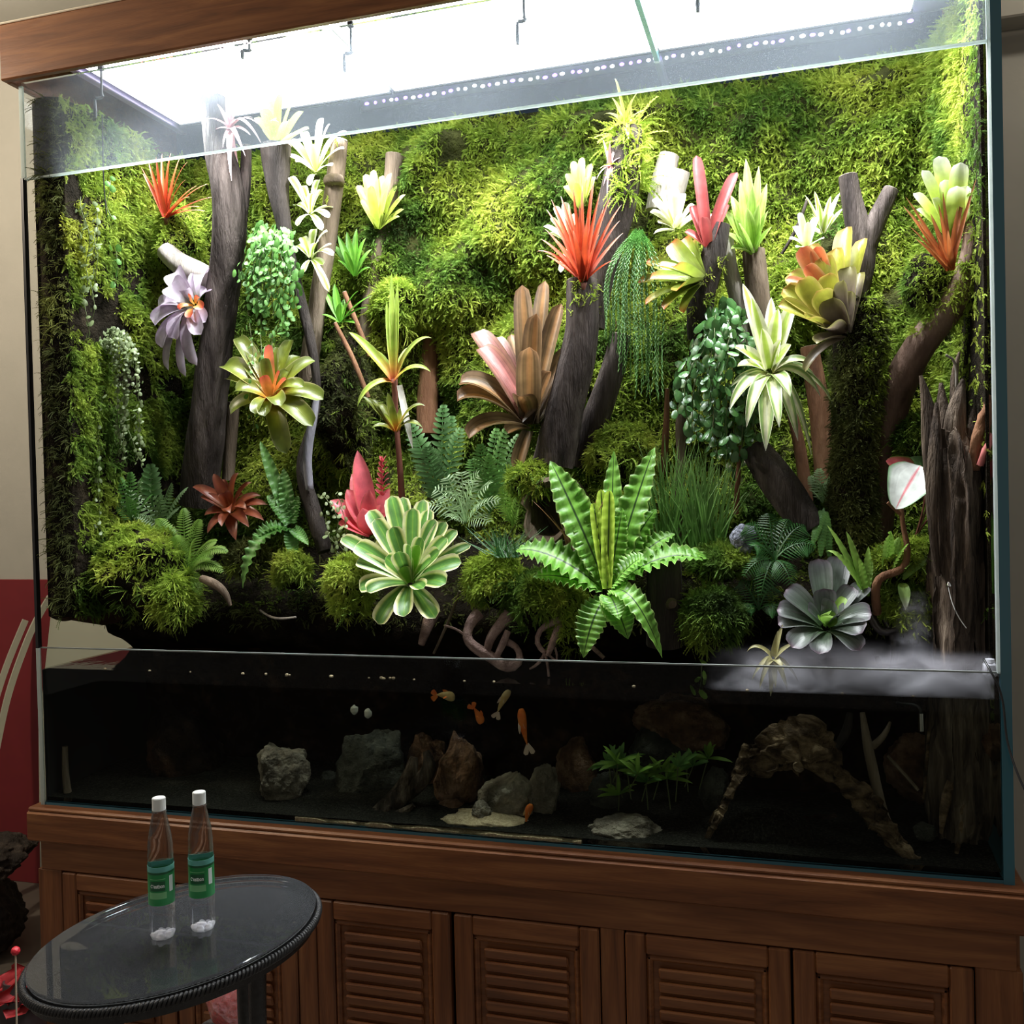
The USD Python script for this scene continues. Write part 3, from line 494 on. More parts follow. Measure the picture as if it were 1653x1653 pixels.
# ================================================================== trunks, stubs and driftwood above the water
A_, mA = trunk("tree_trunk", "tall dark bare trunk leaning left of the hanging round-leaved vine", [[(343, 160, .33, 40), (357, 250, .33, 48), (370, 330, .33, 54), (364, 430, .34, 52), (348, 560, .35, 54), (332, 700, .36, 58), (320, 815, .38, 60)], [(398, 236, .37, 16), (395, 300, .36, 20), (382, 380, .35, 24), (372, 430, .35, 20)]], BARK, seed=1)
B_, mB = trunk("winding_branch", "thin dark winding branch thick at its top below the cream bromeliad", [[(446, 236, .34, 52), (448, 290, .34, 40), (455, 345, .34, 28), (470, 420, .34, 18), (487, 490, .33, 17), (503, 560, .32, 16), (511, 620, .32, 14), (503, 690, .32, 15), (488, 745, .31, 18), (498, 800, .30, 26), (525, 890, .28, 24)]], BARK_DARK, seed=2, cat="branch", sides=14)
obj("blue_grey_root", sweep(pxpath([(512, 640, .29, 9), (505, 680, .28, 14), (497, 730, .27, 15), (500, 790, .27, 13)]), 12, rough=.05), ramped("root_blue_grey", [(.3, (.10, .10, .12)), (.7, (.30, .29, .33))], 20, (1, 1, .2)), smooth=True, label="smooth blue grey root hanging beside the winding dark branch", cat="root")
C_, mC = trunk("tree_trunk", "brown trunk with two knots behind the cream bromeliads on the left", [[(549, 226, .42, 26), (540, 300, .42, 29), (524, 420, .42, 29), (508, 520, .43, 29), (494, 640, .44, 32)]], BARK_TAN, seed=3)
obj("knot", [sweep(pxpath([(541, 285, .405, 30), (541, 292, .405, 36), (541, 300, .405, 30)]), 16, rough=.2)], BARK_TAN, C_, smooth=True)
D_, mD = trunk("tree_trunk", "pale brown cut trunk rising behind the yellow green bromeliad", [[(637, 250, .54, 30), (629, 330, .54, 27), (612, 410, .54, 27), (600, 470, .54, 26), (590, 550, .55, 26)]], BARK_TAN, seed=4)
E1, mE1 = trunk("tree_trunk", "dark tilted trunk capped with hanging yellow moss at the centre right", [[(1014, 208, .42, 44), (1004, 290, .41, 62), (985, 370, .40, 58), (966, 450, .40, 46), (955, 530, .40, 40)]], BARK, seed=5, cut=False)
E2, mE2 = trunk("tree_trunk", "stout grey brown trunk with a moss collar holding the red bromeliad", [[(938, 452, .30, 48), (938, 540, .30, 54), (920, 630, .30, 57), (893, 750, .30, 62)]], BARK, seed=6, flute=.14)
F_, mF = trunk("side_limb", "short grey limb rising to the right of the stout central trunk", [[(1002, 540, .40, 32), (985, 610, .40, 40), (960, 680, .40, 44), (935, 750, .42, 46)]], BARK, seed=7, cat="limb")
G1, _ = trunk("pale_stub", "pale cut wooden stub with two ends behind the pink leaved bromeliad", [[(1080, 250, .50, 32), (1068, 300, .50, 38), (1060, 340, .50, 36)], [(1101, 276, .48, 28), (1085, 320, .49, 36), (1075, 350, .5, 34)]], BARK_PALE, seed=8, cat="stub")
G2, mG2 = trunk("dark_stump", "dark slanting stump under the red leaved bromeliad", [[(1166, 362, .33, 26), (1150, 420, .33, 40), (1135, 470, .34, 44), (1128, 540, .36, 36), (1126, 580, .37, 26)]], BARK_DARK, seed=9, cat="stump")
G3, _ = trunk("tree_trunk", "slim pale trunk catching the light behind the hanging dark vine", [[(1172, 380, .38, 22), (1178, 430, .38, 24), (1190, 480, .39, 26), (1200, 560, .41, 26)]], BARK_PALE, seed=10)
G4, _ = trunk("short_stump", "short tan stump carrying the bright green bromeliad", [[(1216, 404, .38, 33), (1222, 460, .38, 35), (1230, 540, .39, 36)]], BARK_TAN, seed=11, cat="stump")
H_, mH = trunk("tree_trunk", "forked grey trunk with two cut ends above the big yellow green bromeliad", [[(1368, 284, .40, 29), (1378, 340, .40, 34), (1390, 410, .40, 42), (1378, 480, .41, 44), (1372, 560, .42, 42)], [(1439, 305, .40, 24), (1420, 345, .40, 30), (1400, 395, .40, 34), (1388, 440, .40, 34)]], BARK, seed=12)
I_, mI = trunk("tree_trunk", "long reddish brown trunk running diagonally on the right side", [[(1572, 360, .20, 28), (1563, 430, .20, 33), (1545, 478, .22, 44), (1500, 538, .26, 50), (1456, 612, .30, 56), (1430, 700, .34, 56), (1416, 800, .37, 58), (1405, 890, .39, 58)]], ramped("bark_diagonal", [(.25, (.05, .028, .02)), (.5, (.14, .085, .06)), (.75, (.30, .20, .15))], 14, (1, 1, .3), .6, .6, 55, bump_dist=.01, spec=.3), seed=13)
J_, _ = trunk("tree_trunk", "reddish brown rotting trunk partly hidden behind the moss column", [[(1306, 560, .47, 28), (1322, 660, .47, 34), (1336, 780, .47, 38)]], BARK_RED, seed=14)
J2, _ = trunk("thin_brown_limb", "thin reddish limb under the striped bromeliad leaves", [[(1272, 640, .45, 14), (1292, 730, .45, 18), (1302, 810, .45, 20)]], BARK_RED, seed=15, cat="limb", sides=12)
K_, _ = trunk("fallen_slab", "dark leaning slab of wood beside the moss column", [[(1218, 722, .30, 44), (1265, 790, .27, 58), (1312, 855, .25, 46)]], BARK_DARK, seed=16, cat="wood slab", cut=False)
for i, (p, lb, mt) in enumerate([([(1077, 628, .36, 7), (1075, 690, .36, 11), (1070, 765, .37, 12)], "slim pinkish stick standing left of the pale bent stick", BARK_RED), ([(1105, 636, .36, 12), (1099, 680, .36, 18), (1099, 740, .36, 15), (1096, 800, .36, 16), (1092, 890, .35, 14)], "pale bent stick standing in the grass tuft", BARK_TAN),
    ([(556, 472, .44, 8), (575, 520, .44, 9), (597, 575, .44, 8)], "thin brown twig leaning above the other slanted twig", BARK_RED), ([(541, 522, .40, 7), (570, 580, .40, 8), (595, 642, .40, 7)], "thin brown twig reaching down to the strappy rosette plant", BARK_RED),
    ([(376, 650, .46, 22), (372, 710, .46, 20), (368, 775, .46, 20)], "weathered tan stick below the green and red rosette", BARK_TAN), ([(700, 470, .66, 30), (694, 560, .65, 34), (690, 700, .64, 36)], "crumbling reddish bark strip running down the bare gap in the moss", BARK_RED),
    ([(1303, 322, .46, 5), (1285, 370, .46, 6), (1262, 410, .47, 5)], "thin black twig left of the forked trunk", BARK_DARK), ([(1195, 720, .31, 6), (1190, 790, .3, 9), (1188, 830, .3, 9)], "tiny orange brown twig beside the dark slab", BARK_RED),
    ([(742, 955, .2, 5), (725, 1000, .2, 5), (700, 1055, .2, 4)], "thin pale twig hanging down left of the looping roots", BARK_TAN)]):
    trunk("stick", lb, [p], mt, "stick", 30 + i, sides=10)
L_, mL = trunk("white_stub", "white lit cut branch stub above the lilac bromeliad", [[(266, 404, .34, 30), (288, 424, .34, 34), (330, 448, .35, 40), (352, 462, .36, 36)]], BARK_PALE, seed=17, cat="stub")
# moss covered column
mc = thing("mossy_post", "thick column wrapped in shaggy dark moss beside the diagonal trunk", "moss column", at(1375, 880, .3))
colm = sweep(pxpath([(1392, 486, .29, 62), (1388, 540, .29, 78), (1384, 640, .29, 72), (1378, 760, .29, 66), (1374, 900, .29, 70)]), 20, rough=.12)
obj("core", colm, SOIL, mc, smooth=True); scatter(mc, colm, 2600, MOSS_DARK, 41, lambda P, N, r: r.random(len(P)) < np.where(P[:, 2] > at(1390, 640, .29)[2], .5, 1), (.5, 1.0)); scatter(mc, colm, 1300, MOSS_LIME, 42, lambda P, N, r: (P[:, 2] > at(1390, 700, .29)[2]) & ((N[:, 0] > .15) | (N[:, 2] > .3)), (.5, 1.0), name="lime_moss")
# moss collars on trunks
scatter(E1, mE1[0], 420, MOSS_LIME, 43, lambda P, N, r: (P[:, 2] > at(1010, 330, .42)[2]) & (((N[:, 0] > .1) & (r.random(len(P)) < .8)) | (P[:, 2] > at(1010, 240, .42)[2])), (.6, 1.1), LONG)
scatter(E2, mE2[0], 420, MOSS_LIME, 44, lambda P, N, r: (P[:, 2] > at(938, 530, .3)[2]) & (r.random(len(P)) < np.clip((P[:, 2] - at(938, 530, .3)[2]) * 7, .1, 1)), (.5, 1.0))
scatter(I_, mI[0], 800, MOSS_LIME, 45, lambda P, N, r: (P[:, 2] > at(1500, 545, .35)[2]) & (P[:, 2] < at(1560, 435, .33)[2]), (.5, 1.0))
scatter(G2, mG2[0], 200, MOSS, 46, lambda P, N, r: (P[:, 2] < at(1140, 415, .33)[2]) & (r.random(len(P)) < .6), (.5, .9))
scatter(C_, mC[0], 120, MOSS_LIME, 47, lambda P, N, r: (P[:, 2] > at(540, 440, .42)[2]) & (N[:, 0] < .1) & (r.random(len(P)) < .7), (.5, .9))
scatter(D_, mD[0], 260, MOSS, 48, lambda P, N, r: (P[:, 2] < at(612, 360, .54)[2]) & (P[:, 2] > at(612, 470, .54)[2]), (.6, 1.1))

# standing weathered driftwood on the right
dw = thing("driftwood_stump", "tall weathered hollow driftwood stump standing in the water on the right", "driftwood", at(1545, 1360, .13))
main = sweep(pxpath([(1528, 690, .15, 62), (1536, 740, .15, 84), (1545, 820, .15, 96), (1548, 900, .15, 98), (1547, 980, .15, 92), (1546, 1080, .15, 86), (1546, 1180, .15, 92), (1545, 1270, .15, 100), (1545, 1350, .15, 84)]), 88, step=.012, rough=.12, flute=.26, flutes=9, seed=3)
obj("trunk", roughen(main, .008, 22, 4, (1, 1, .12)), DRIFT, dw, smooth=60)
for k, p in enumerate([[(1486, 606, .13, 5), (1494, 640, .13, 16), (1502, 700, .13, 30), (1512, 780, .13, 34)], [(1555, 612, .14, 6), (1545, 660, .13, 26), (1540, 740, .13, 36)], [(1519, 618, .17, 5), (1522, 660, .16, 18), (1526, 740, .15, 30)], [(1549, 568, .18, 4), (1543, 590, .18, 9), (1541, 640, .17, 16), (1548, 720, .16, 34)], [(1572, 660, .17, 8), (1568, 720, .16, 26), (1565, 790, .15, 34)], [(1512, 650, .12, 6), (1510, 740, .105, 26), (1508, 850, .10, 20), (1514, 930, .105, 8)]]):
    obj("splinter", sweep(pxpath(p), 14, rough=.15, flute=.25, flutes=5, seed=60 + k, flat=.6), DRIFT, dw, smooth=60)
for k, p in enumerate([[(1538, 1262, .10, 16), (1530, 1285, .10, 18), (1522, 1320, .095, 12), (1519, 1345, .095, 5)], [(1553, 1275, .10, 18), (1551, 1310, .095, 20), (1548, 1350, .095, 12), (1544, 1378, .09, 6)], [(1500, 1180, .14, 6), (1494, 1260, .14, 5), (1490, 1290, .14, 4)], [(1586, 1180, .14, 6), (1596, 1240, .14, 6), (1612, 1262, .14, 5)]]):
    obj("root", sweep(pxpath(p), 10, rough=.25, flute=.2, seed=80 + k), DRIFT_WET, dw, smooth=60)
obj("hook_twig", sweep(pxpath([(1541, 640, .17, 5), (1544, 600, .17, 5), (1538, 580, .165, 4), (1527, 573, .16, 4)]), 8, rough=.1), BARK_PALE, dw, smooth=True)
obj("sensor_wire", tube([at(1531, 948, .09), at(1538, 975, .085), at(1550, 1000, .08), at(1560, 1014, .08)], .0011, 6), WHITE, label="thin white wire curling out of the driftwood stump", cat="wire")
obj("suction_clip", lathe([(0, 0), (.006, 0), (.006, .004), (.003, .009), (0, .01)], 14, at(1532, 946, .085)), CHROME, smooth=40, label="small shiny clip on the driftwood stump", cat="clip")

# ================================================================== leaf materials
c3 = lin
L_RED = leafmat("leaf_red", [(0, (.62, .085, .025)), (.7, (.45, .06, .02)), (1, (.30, .04, .02))], [(0, (.40, .03, .015)), (.6, (.75, .16, .05)), (1, (.62, .42, .30))], [(0, .7), (.5, .25), (.85, .3), (1, .8)])
L_ORANGE = leafmat("leaf_orange_brown", [(0, (.50, .15, .04)), (1, (.28, .08, .03))], [(0, (.55, .16, .04)), (1, (.30, .17, .07))], [(0, .6), (.5, .1), (1, .7)])
L_PINKP = leafmat("leaf_pale_pink", [(0, (.62, .36, .38)), (1, (.5, .24, .26))], [(0, (.6, .3, .3)), (1, (.66, .5, .5))], [(0, .3), (1, .6)])
L_LILAC = leafmat("leaf_lilac", [(0, (.62, .52, .64)), (.6, (.70, .62, .72)), (1, (.40, .28, .42))], [(0, (.16, .20, .07)), (.5, (.42, .36, .42)), (1, (.62, .52, .62))], [(0, .9), (.35, .3), (1, .5)])
L_CORE = leafmat("leaf_orange_core", [(0, (.62, .26, .04)), (1, (.62, .10, .05))], [(0, (.60, .36, .05)), (1, (.60, .05, .06))], [(0, .8), (1, .8)])
L_CREAM = leafmat("leaf_cream", [(0, (.58, .62, .28)), (.5, (.70, .70, .42)), (1, (.80, .78, .58))], [(0, (.50, .58, .12)), (1, (.85, .82, .72))], [(0, .6), (.5, .1), (1, .7)])
L_YELLOW = leafmat("leaf_yellow_green", [(0, (.50, .60, .07)), (1, (.62, .66, .14))], [(0, (.22, .34, .03)), (1, (.72, .74, .34))], [(0, .6), (.5, .1), (1, .7)])
L_GREEN = leafmat("leaf_fresh_green", [(0, (.30, .52, .08)), (.12, (.16, .40, .04)), (1, (.11, .32, .03))], streak=.2)
L_DRAC = leafmat("leaf_red_based_green", [(0, (.34, .46, .07)), (.7, (.22, .36, .04)), (1, (.34, .40, .10))], [(0, (.55, .13, .06)), (.3, (.50, .42, .06)), (1, (.26, .40, .05))], [(0, 1), (.22, .7), (.45, .1), (1, .3)])
L_DUSK = leafmat("leaf_pale_dry", [(0, (.70, .68, .62)), (1, (.6, .58, .5))])
L_NEO = leafmat("leaf_olive_green", [(0, (.14, .18, .018)), (.75, (.09, .13, .015)), (.9, (.11, .14, .03)), (1, (.40, .38, .18))], [(0, (.66, .20, .03)), (.35, (.36, .35, .035)), (1, (.09, .13, .025))], [(0, .9), (.3, .45), (.6, .2), (1, .55)], rough=.3)
L_BRONZE = leafmat("leaf_bronze", [(0, (.50, .26, .09)), (.14, (.34, .17, .065)), (.35, (.20, .125, .055)), (1, (.13, .085, .05))], [(0, (.07, .055, .035)), (.5, (.22, .15, .06)), (1, (.40, .20, .10))], [(0, .9), (.35, .35), (.8, .1), (1, .5)], rough=.42, streak=.45, transl=.36)
L_ROSE = leafmat("leaf_rose_bronze", [(0, (.55, .22, .20)), (.4, (.40, .15, .13)), (1, (.18, .10, .06))], streak=.4)
L_TIP = leafmat("leaf_green_red_tip", [(0, (.24, .32, .04)), (1, (.16, .24, .035))], [(0, (.10, .11, .04)), (.6, (.36, .42, .05)), (1, (.60, .12, .05))], [(0, .9), (.4, .3), (.75, .4), (1, 1)], rough=.34)
L_PINK = leafmat("leaf_deep_pink", [(0, (.46, .07, .075)), (.55, (.38, .05, .055)), (.8, (.14, .035, .03)), (1, (.09, .04, .03))], [(0, (.30, .05, .04)), (1, (.55, .16, .16))], [(0, .6), (1, .5)], rough=.3)
L_BIG = leafmat("leaf_yellow_olive", [(0, (.30, .32, .035)), (.7, (.25, .26, .035)), (1, (.40, .32, .10))], [(0, (.12, .085, .07)), (.4, (.30, .24, .05)), (.8, (.36, .35, .045)), (1, (.42, .20, .07))], [(0, 1), (.3, .7), (.6, .3), (.88, .4), (1, .9)], rough=.34)
L_BIGR = leafmat("leaf_red_yellow", [(0, (.50, .10, .04)), (.7, (.50, .16, .06)), (1, (.55, .4, .2))], [(0, (.5, .4, .05)), (1, (.6, .10, .06))], [(0, .9), (.5, .2), (1, .6)])
L_BIGB = leafmat("leaf_brown_purple", [(0, (.13, .095, .085)), (.8, (.12, .09, .075)), (1, (.22, .20, .08))], [(0, (.07, .05, .045)), (.6, (.17, .15, .07)), (1, (.30, .30, .06))], [(0, .8), (.5, .2), (1, .6)], rough=.35)
L_VARG = leafmat("leaf_cream_margined", [(0, (.22, .42, .06)), (.12, (.10, .27, .045)), (.56, (.085, .22, .04)), (.66, (.36, .48, .10)), (.74, (.70, .72, .32)), (1, (.82, .80, .50))], [(0, (.14, .34, .02)), (1, (.5, .5, .3))], [(0, .55), (.25, .1), (.92, 0), (1, .35)], rough=.34, streak=.18)
L_STRIPE = leafmat("leaf_cream_centred", [(0, (.80, .80, .56)), (.38, (.66, .70, .34)), (.52, (.26, .40, .08)), (.80, (.11, .24, .04)), (.9, (.45, .52, .22)), (1, (.7, .7, .5))], [(0, (.6, .55, .25)), (1, (.8, .8, .7))], [(0, .7), (.2, .1), (.85, .1), (1, .7)], rough=.3, streak=.2)
L_WHITE = leafmat("leaf_white_margined", [(0, (.36, .50, .07)), (.34, (.44, .56, .12)), (.5, (.72, .74, .46)), (1, (.80, .80, .62))], rough=.3)
L_GREY = leafmat("leaf_silver_green", [(0, (.075, .11, .07)), (.7, (.10, .13, .095)), (1, (.15, .15, .15))], [(0, (.08, .17, .05)), (.45, (.08, .11, .08)), (.85, (.13, .12, .15)), (1, (.13, .07, .11))], [(0, .9), (.4, .4), (.8, .5), (1, .9)], rough=.33, spec=.45, transl=.10, streak=.3)
L_BIRD = leafmat("frond_bright_green", [(0, (.02, .05, .015)), (.05, (.05, .12, .02)), (.08, (.20, .44, .06)), (.8, (.15, .38, .05)), (1, (.34, .52, .14))], rough=.34, transl=.36, streak=.15)
L_BIRDY = leafmat("frond_yellow_green", [(0, (.05, .08, .01)), (.10, (.08, .14, .02)), (.16, (.42, .60, .06)), (1, (.50, .66, .10))], rough=.34, transl=.4)
L_FERN = leafmat("fern_green", [(0, (.13, .32, .07)), (1, (.09, .25, .05))], [(0, (.06, .18, .04)), (1, (.22, .42, .10))], [(0, .5), (1, .5)], transl=.33)
L_FERND = leafmat("fern_deep_green", [(0, (.04, .13, .03)), (1, (.025, .10, .022))], transl=.25, rough=.3)
L_FERNB = leafmat("fern_blue_green", [(0, (.13, .30, .09)), (1, (.085, .22, .055))], [(0, (.05, .15, .04)), (1, (.26, .42, .20))], [(0, .4), (1, .6)], transl=.3, rough=.3)
L_FERNS = leafmat("fern_silver", [(0, (.36, .50, .26)), (1, (.24, .40, .17))], transl=.3)
L_FERNL = leafmat("fern_lime", [(0, (.26, .46, .07)), (1, (.18, .40, .05))], [(0, (.12, .28, .03)), (1, (.38, .55, .12))], [(0, .5), (1, .5)], transl=.36)
L_MAROON = leafmat("leaf_maroon_orange", [(0, (.40, .11, .04)), (.6, (.24, .055, .028)), (1, (.14, .04, .02))], [(0, (.55, .20, .05)), (.5, (.30, .07, .04)), (1, (.35, .14, .09))], [(0, .8), (.4, .3), (1, .6)], rough=.28, spec=.6)
L_HOT = leafmat("bract_pink", [(0, (.75, .12, .17)), (.8, (.72, .09, .13)), (1, (.45, .12, .07))], [(0, (.6, .08, .10)), (1, (.80, .30, .30))], [(0, .4), (1, .4)], rough=.3, transl=.35)
L_CALW = leafmat("leaf_white_caladium", [(0, (.72, .18, .22)), (.06, (.75, .5, .5)), (.10, (.80, .84, .80)), (.8, (.78, .84, .78)), (1, (.20, .42, .18))], rough=.3)
L_CALP = leafmat("leaf_pink_caladium", [(0, (.70, .10, .12)), (.6, (.68, .16, .16)), (.85, (.50, .16, .10)), (1, (.12, .30, .05))], rough=.3)
L_GRASS = leafmat("grass_green", [(0, (.16, .38, .07)), (1, (.12, .32, .05))], [(0, (.09, .22, .03)), (1, (.30, .48, .16))], [(0, .5), (1, .6)], transl=.3)
L_VINE = leafmat("vine_leaf_green", [(0, (.15, .34, .075)), (1, (.085, .24, .045))], rough=.42, transl=.22, spec=.3)
L_VINED = leafmat("vine_leaf_dark", [(0, (.075, .19, .05)), (1, (.045, .14, .035))], rough=.22, transl=.18, spec=.7)
L_PEARL = leafmat("vine_leaf_pale", [(0, (.26, .32, .16)), (1, (.18, .25, .10))], rough=.35, transl=.3)
L_TASSEL = leafmat("tassel_green", [(0, (.12, .28, .05)), (1, (.08, .22, .035))], [(0, (.05, .18, .05)), (1, (.17, .36, .10))], [(0, .3), (1, .6)], transl=.25)
L_AIR = leafmat("leaf_dry_olive", [(0, (.34, .33, .13)), (1, (.25, .24, .10))], [(0, (.45, .40, .16)), (1, (.26, .24, .14))], [(0, .4), (1, .5)], transl=.2)
STEM = simple("plant_stem", (.10, .13, .04), .6); STEM_RED = simple("stem_red_brown", (.16, .05, .03), .6); STEM_PALE = simple("stem_pale", (.55, .52, .42), .6)

# ================================================================== plants
def fill(base, n, rx, ry, w, seed, dy=(.0, .10), a0=0, a1=360):
    """extra leaves behind the drawn ones"""
    rng = np.random.default_rng(seed); out = []
    for k in range(n):
        a = math.radians(a0 + (a1 - a0) * (k + rng.uniform(-.3, .3)) / n); q = rng.uniform(.75, 1.05)
        out.append((base[0] + rx * q * math.cos(a), base[1] - ry * q * math.sin(a), w * rng.uniform(.8, 1.1), rng.uniform(*dy)))
    return out
def stem(t, pts, mat=STEM, name="stem"):
    obj(name, sweep(pxpath(pts), 10, rough=.05), mat, t, smooth=True)

b = (269, 352, .34)
t = plant("bromeliad", "spiky red orange bromeliad with thin leaves on the moss at the far left", "bromeliad", b, [(231, 281, 8), (228, 270, 5), (240, 262, 8), (252, 253, 8), (262, 248, 8), (276, 247, 8), (291, 254, 8), (303, 261, 7), (318, 300, 9), (336, 297, 8), (346, 318, 9), (331, 341, 9), (322, 334, 9), (300, 290, 8), (285, 272, 8), (247, 292, 8), (306, 318, 9), (255, 300, 9)], L_RED, prof="needle", bend=.1, wscale=1.25)
stem(t, [(269, 372, .37, 9), (269, 350, .34, 11)], STEM_RED)
t = plant("bromeliad", "pale pink spidery tillandsia at the top of the leaning trunk", "tillandsia", (373, 208, .29), [(350, 168, 9), (366, 150, 9), (395, 178, 10), (416, 200, 9, -.02, .3), (421, 230, 9, -.04, .45), (404, 218, 9), (396, 252, 9, -.06, .3), (374, 292, 10, -.05, .1), (384, 262, 9), (360, 238, 9), (343, 214, 8), (330, 195, 8), (408, 190, 8), (380, 170, 8)], L_PINKP, prof="needle", bend=.22, wscale=1.3)
t = plant("bromeliad", "yellow and cream bromeliad glaring white on top of the winding branch", "bromeliad", (452, 240, .33), [(424, 176, 20), (440, 163, 20), (455, 152, 20), (470, 172, 20), (490, 180, 20), (499, 208, 18), (428, 208, 18), (446, 190, 20, -.05), (466, 195, 20, -.06), (482, 214, 16, -.05), (412, 190, 14)], L_YELLOW, prof="strap", bend=.06, chan=.5)
for k, (bs, lv, lb) in enumerate([((512, 280, .38), [(468, 226, 16), (490, 213, 15), (520, 190, 14), (533, 200, 13), (542, 222, 14), (562, 214, 14), (478, 262, 16, -.06), (556, 240, 14), (536, 268, 14, -.05), (463, 252, 15), (505, 232, 16, -.04), (500, 300, 12, -.05)], "cream variegated bromeliad highest of the three on the slanted trunk"),
    ((502, 345, .37), [(468, 286, 15), (489, 300, 14), (531, 352, 14, -.03, .25), (522, 308, 14), (477, 332, 14), (538, 335, 13), (520, 372, 13, -.05), (505, 312, 15, -.05), (480, 365, 13, -.04), (515, 290, 12)], "cream variegated bromeliad in the middle of the three on the slanted trunk"),
    ((503, 418, .36), [(488, 383, 15), (508, 370, 14), (529, 374, 15, -.03), (538, 413, 14, -.05, .25), (531, 471, 12, -.05, .2), (521, 428, 14), (480, 396, 13), (512, 392, 15, -.05), (535, 395, 12), (490, 440, 12)], "cream variegated bromeliad lowest of the three on the slanted trunk")]):
    plant("bromeliad", lb, "bromeliad", bs, lv, L_WHITE if k else L_CREAM, prof="spoon", bend=.18, seed=20 + k)
plant("bromeliad", "upright yellow green bromeliad on the cut trunk", "bromeliad", (612, 372, .50), [(577, 299, 15), (590, 281, 15), (603, 274, 15), (618, 283, 15), (632, 279, 15), (641, 300, 14), (655, 314, 13, .02), (652, 338, 13), (584, 322, 14), (599, 300, 15, -.05), (624, 305, 15, -.05), (592, 345, 12, -.05), (645, 350, 11)], L_YELLOW, prof="strap", bend=.05, chan=.5, seed=3)
plant("bromeliad", "fresh green narrow leaved plant left of the cut trunk", "green plant", (573, 448, .48), [(538, 396, 10), (545, 380, 10), (560, 374, 10), (576, 369, 10), (591, 384, 10), (601, 402, 10), (598, 432, 9), (545, 420, 9), (582, 395, 10, -.05), (556, 405, 10, -.05)], L_GREEN, prof="lance", bend=.1, seed=4)
plant("bromeliad", "small fresh green leafy plant below the other narrow leaved plant", "green plant", (550, 522, .43), [(524, 470, 10), (520, 508, 10), (540, 458, 11), (560, 480, 11), (578, 470, 10), (592, 497, 11), (573, 522, 10), (528, 540, 9), (548, 490, 11, -.05), (600, 478, 9)], L_GREEN, prof="lance", bend=.1, seed=5)
plant("bromeliad", "lilac and silver rosette with an orange heart on the leaning trunk", "bromeliad", (314, 492, .27), [(265, 488, 40, -.02), (250, 525, 40, -.05, .2), (262, 562, 32, -.06, .2), (282, 440, 37, .02), (305, 452, 40, .03), (335, 440, 40, .06), (276, 460, 40), (300, 468, 35, -.02), (338, 470, 35, .03), (286, 548, 32, -.06), (325, 540, 27, -.07), (272, 598, 21, -.03, .2), (300, 608, 21, -.02), (318, 590, 24, -.04), (332, 520, 27, -.05), (257, 505, 32, .02)], L_LILAC, axis=(-.25, -.75, .55), prof="spoon", bend=.25, chan=.4, seed=6)
plant("bromeliad", "", "x", (316, 494, .24), [(309, 478, 20, -.02), (290, 500, 16, -.03), (328, 498, 17, -.03), (308, 512, 17, -.05), (322, 480, 16, 0)], L_CORE, axis=(-.25, -.75, .55), prof="spoon", bend=.3, chan=.4, t=LAST[0], part_name="heart_leaf")
# hanging vines
def disc(c, r, n_, up, rng, asp=1.25):
    n_ = nz(n_); a = nz(np.cross(n_, up)); b = np.cross(n_, a); th = np.linspace(0, 2 * np.pi, 9)[:-1]
    rim = c + r * (np.cos(th)[:, None] * a * .82 + np.sin(th)[:, None] * b * asp * (1 - .18 * np.sin(th)[:, None])) - n_ * r * .16; v = np.vstack([c + n_ * r * .12, rim])
    j = np.arange(8); f = np.c_[np.zeros(8, int), j + 1, (j + 1) % 8 + 1]; uv = np.vstack([[.5, .5], np.c_[.5 + .5 * np.cos(th), .5 + .5 * np.sin(th)]]); return v, f, uv
def vine(name, label, strands, mat, leaf_px, gap_px, seed=0, singles=True, cat="hanging vine", asp=1.25, stem_mat=STEM, r_stem=.0012, jitter=.6, light=None):
    p0 = at(*strands[0][0][:2], strands[0][0][2]); t = thing(name, label, cat, p0); rng = np.random.default_rng(seed)
    for st in strands:
        pts = np.array([at(*q) for q in st]); L = np.linalg.norm(np.diff(pts, axis=0), axis=1).sum(); m = mpp(pts[0]); n = max(4, int(L / (gap_px * m)))
        c = spline(pts, n) + rng.normal(0, .0018, (n, 3)); g_ = part(t, "strand")
        obj("stem", tube(c, r_stem, 5), stem_mat, g_, smooth=True); acc = []
        for i in range(n):
            for s in (-1, 1):
                if rng.random() < .12: continue
                nn_ = nz(np.array([rng.normal(s * .35, .4), -.7, rng.normal(.35, .35)])); r = leaf_px * m / 2 * rng.uniform(.7, 1.2)
                d = disc(c[i] + np.array([s * r * rng.uniform(.5, 1.0 + jitter), rng.normal(-.004, .005), rng.normal(0, r * .5)]), r, nn_, np.array([rng.normal(0, .5), 0, 1.0]), rng, asp)
                if singles: obj("leaf", (d[0], d[1]), mat, g_, smooth=True, uv=d[2])
                else: acc.append(d)
        if acc: J = join(acc); obj("leaf", (J[0], J[1]), mat, g_, smooth=True, uv=J[2], kind="stuff")
    return t
rng = np.random.default_rng(77)
st = []
for k in range(17):
    x0 = rng.uniform(402, 466); x1 = 388 + 92 * ((k + .5) / 17) + rng.normal(0, 3); y1 = 470 + 90 * rng.random() - (abs(x1 - 434) / 46) ** 2 * 40; yy = .26 + .07 * rng.random()
    st.append([(x0, 362 + abs(x0 - 432) * .5, .34), ((x0 * .35 + x1 * .65), 400, yy), (x1, 450, yy - .01), (x1 + rng.normal(0, 2), y1, yy)])
vine("hanging_vine", "bushy hanging vine of small round green leaves left of the slanted trunk", st, L_VINE, 11, 9.5, 7)
vine("hanging_vine", "thin trailing green strands hanging over the green and red rosette", [[(405, 520, .26), (406, 600, .22), (404, 640, .2), (409, 690, .2)], [(420, 540, .26), (424, 600, .22), (421, 655, .21)], [(440, 540, .27), (438, 570, .25), (441, 600, .24)]], L_VINE, 7, 13, 8)
st = []
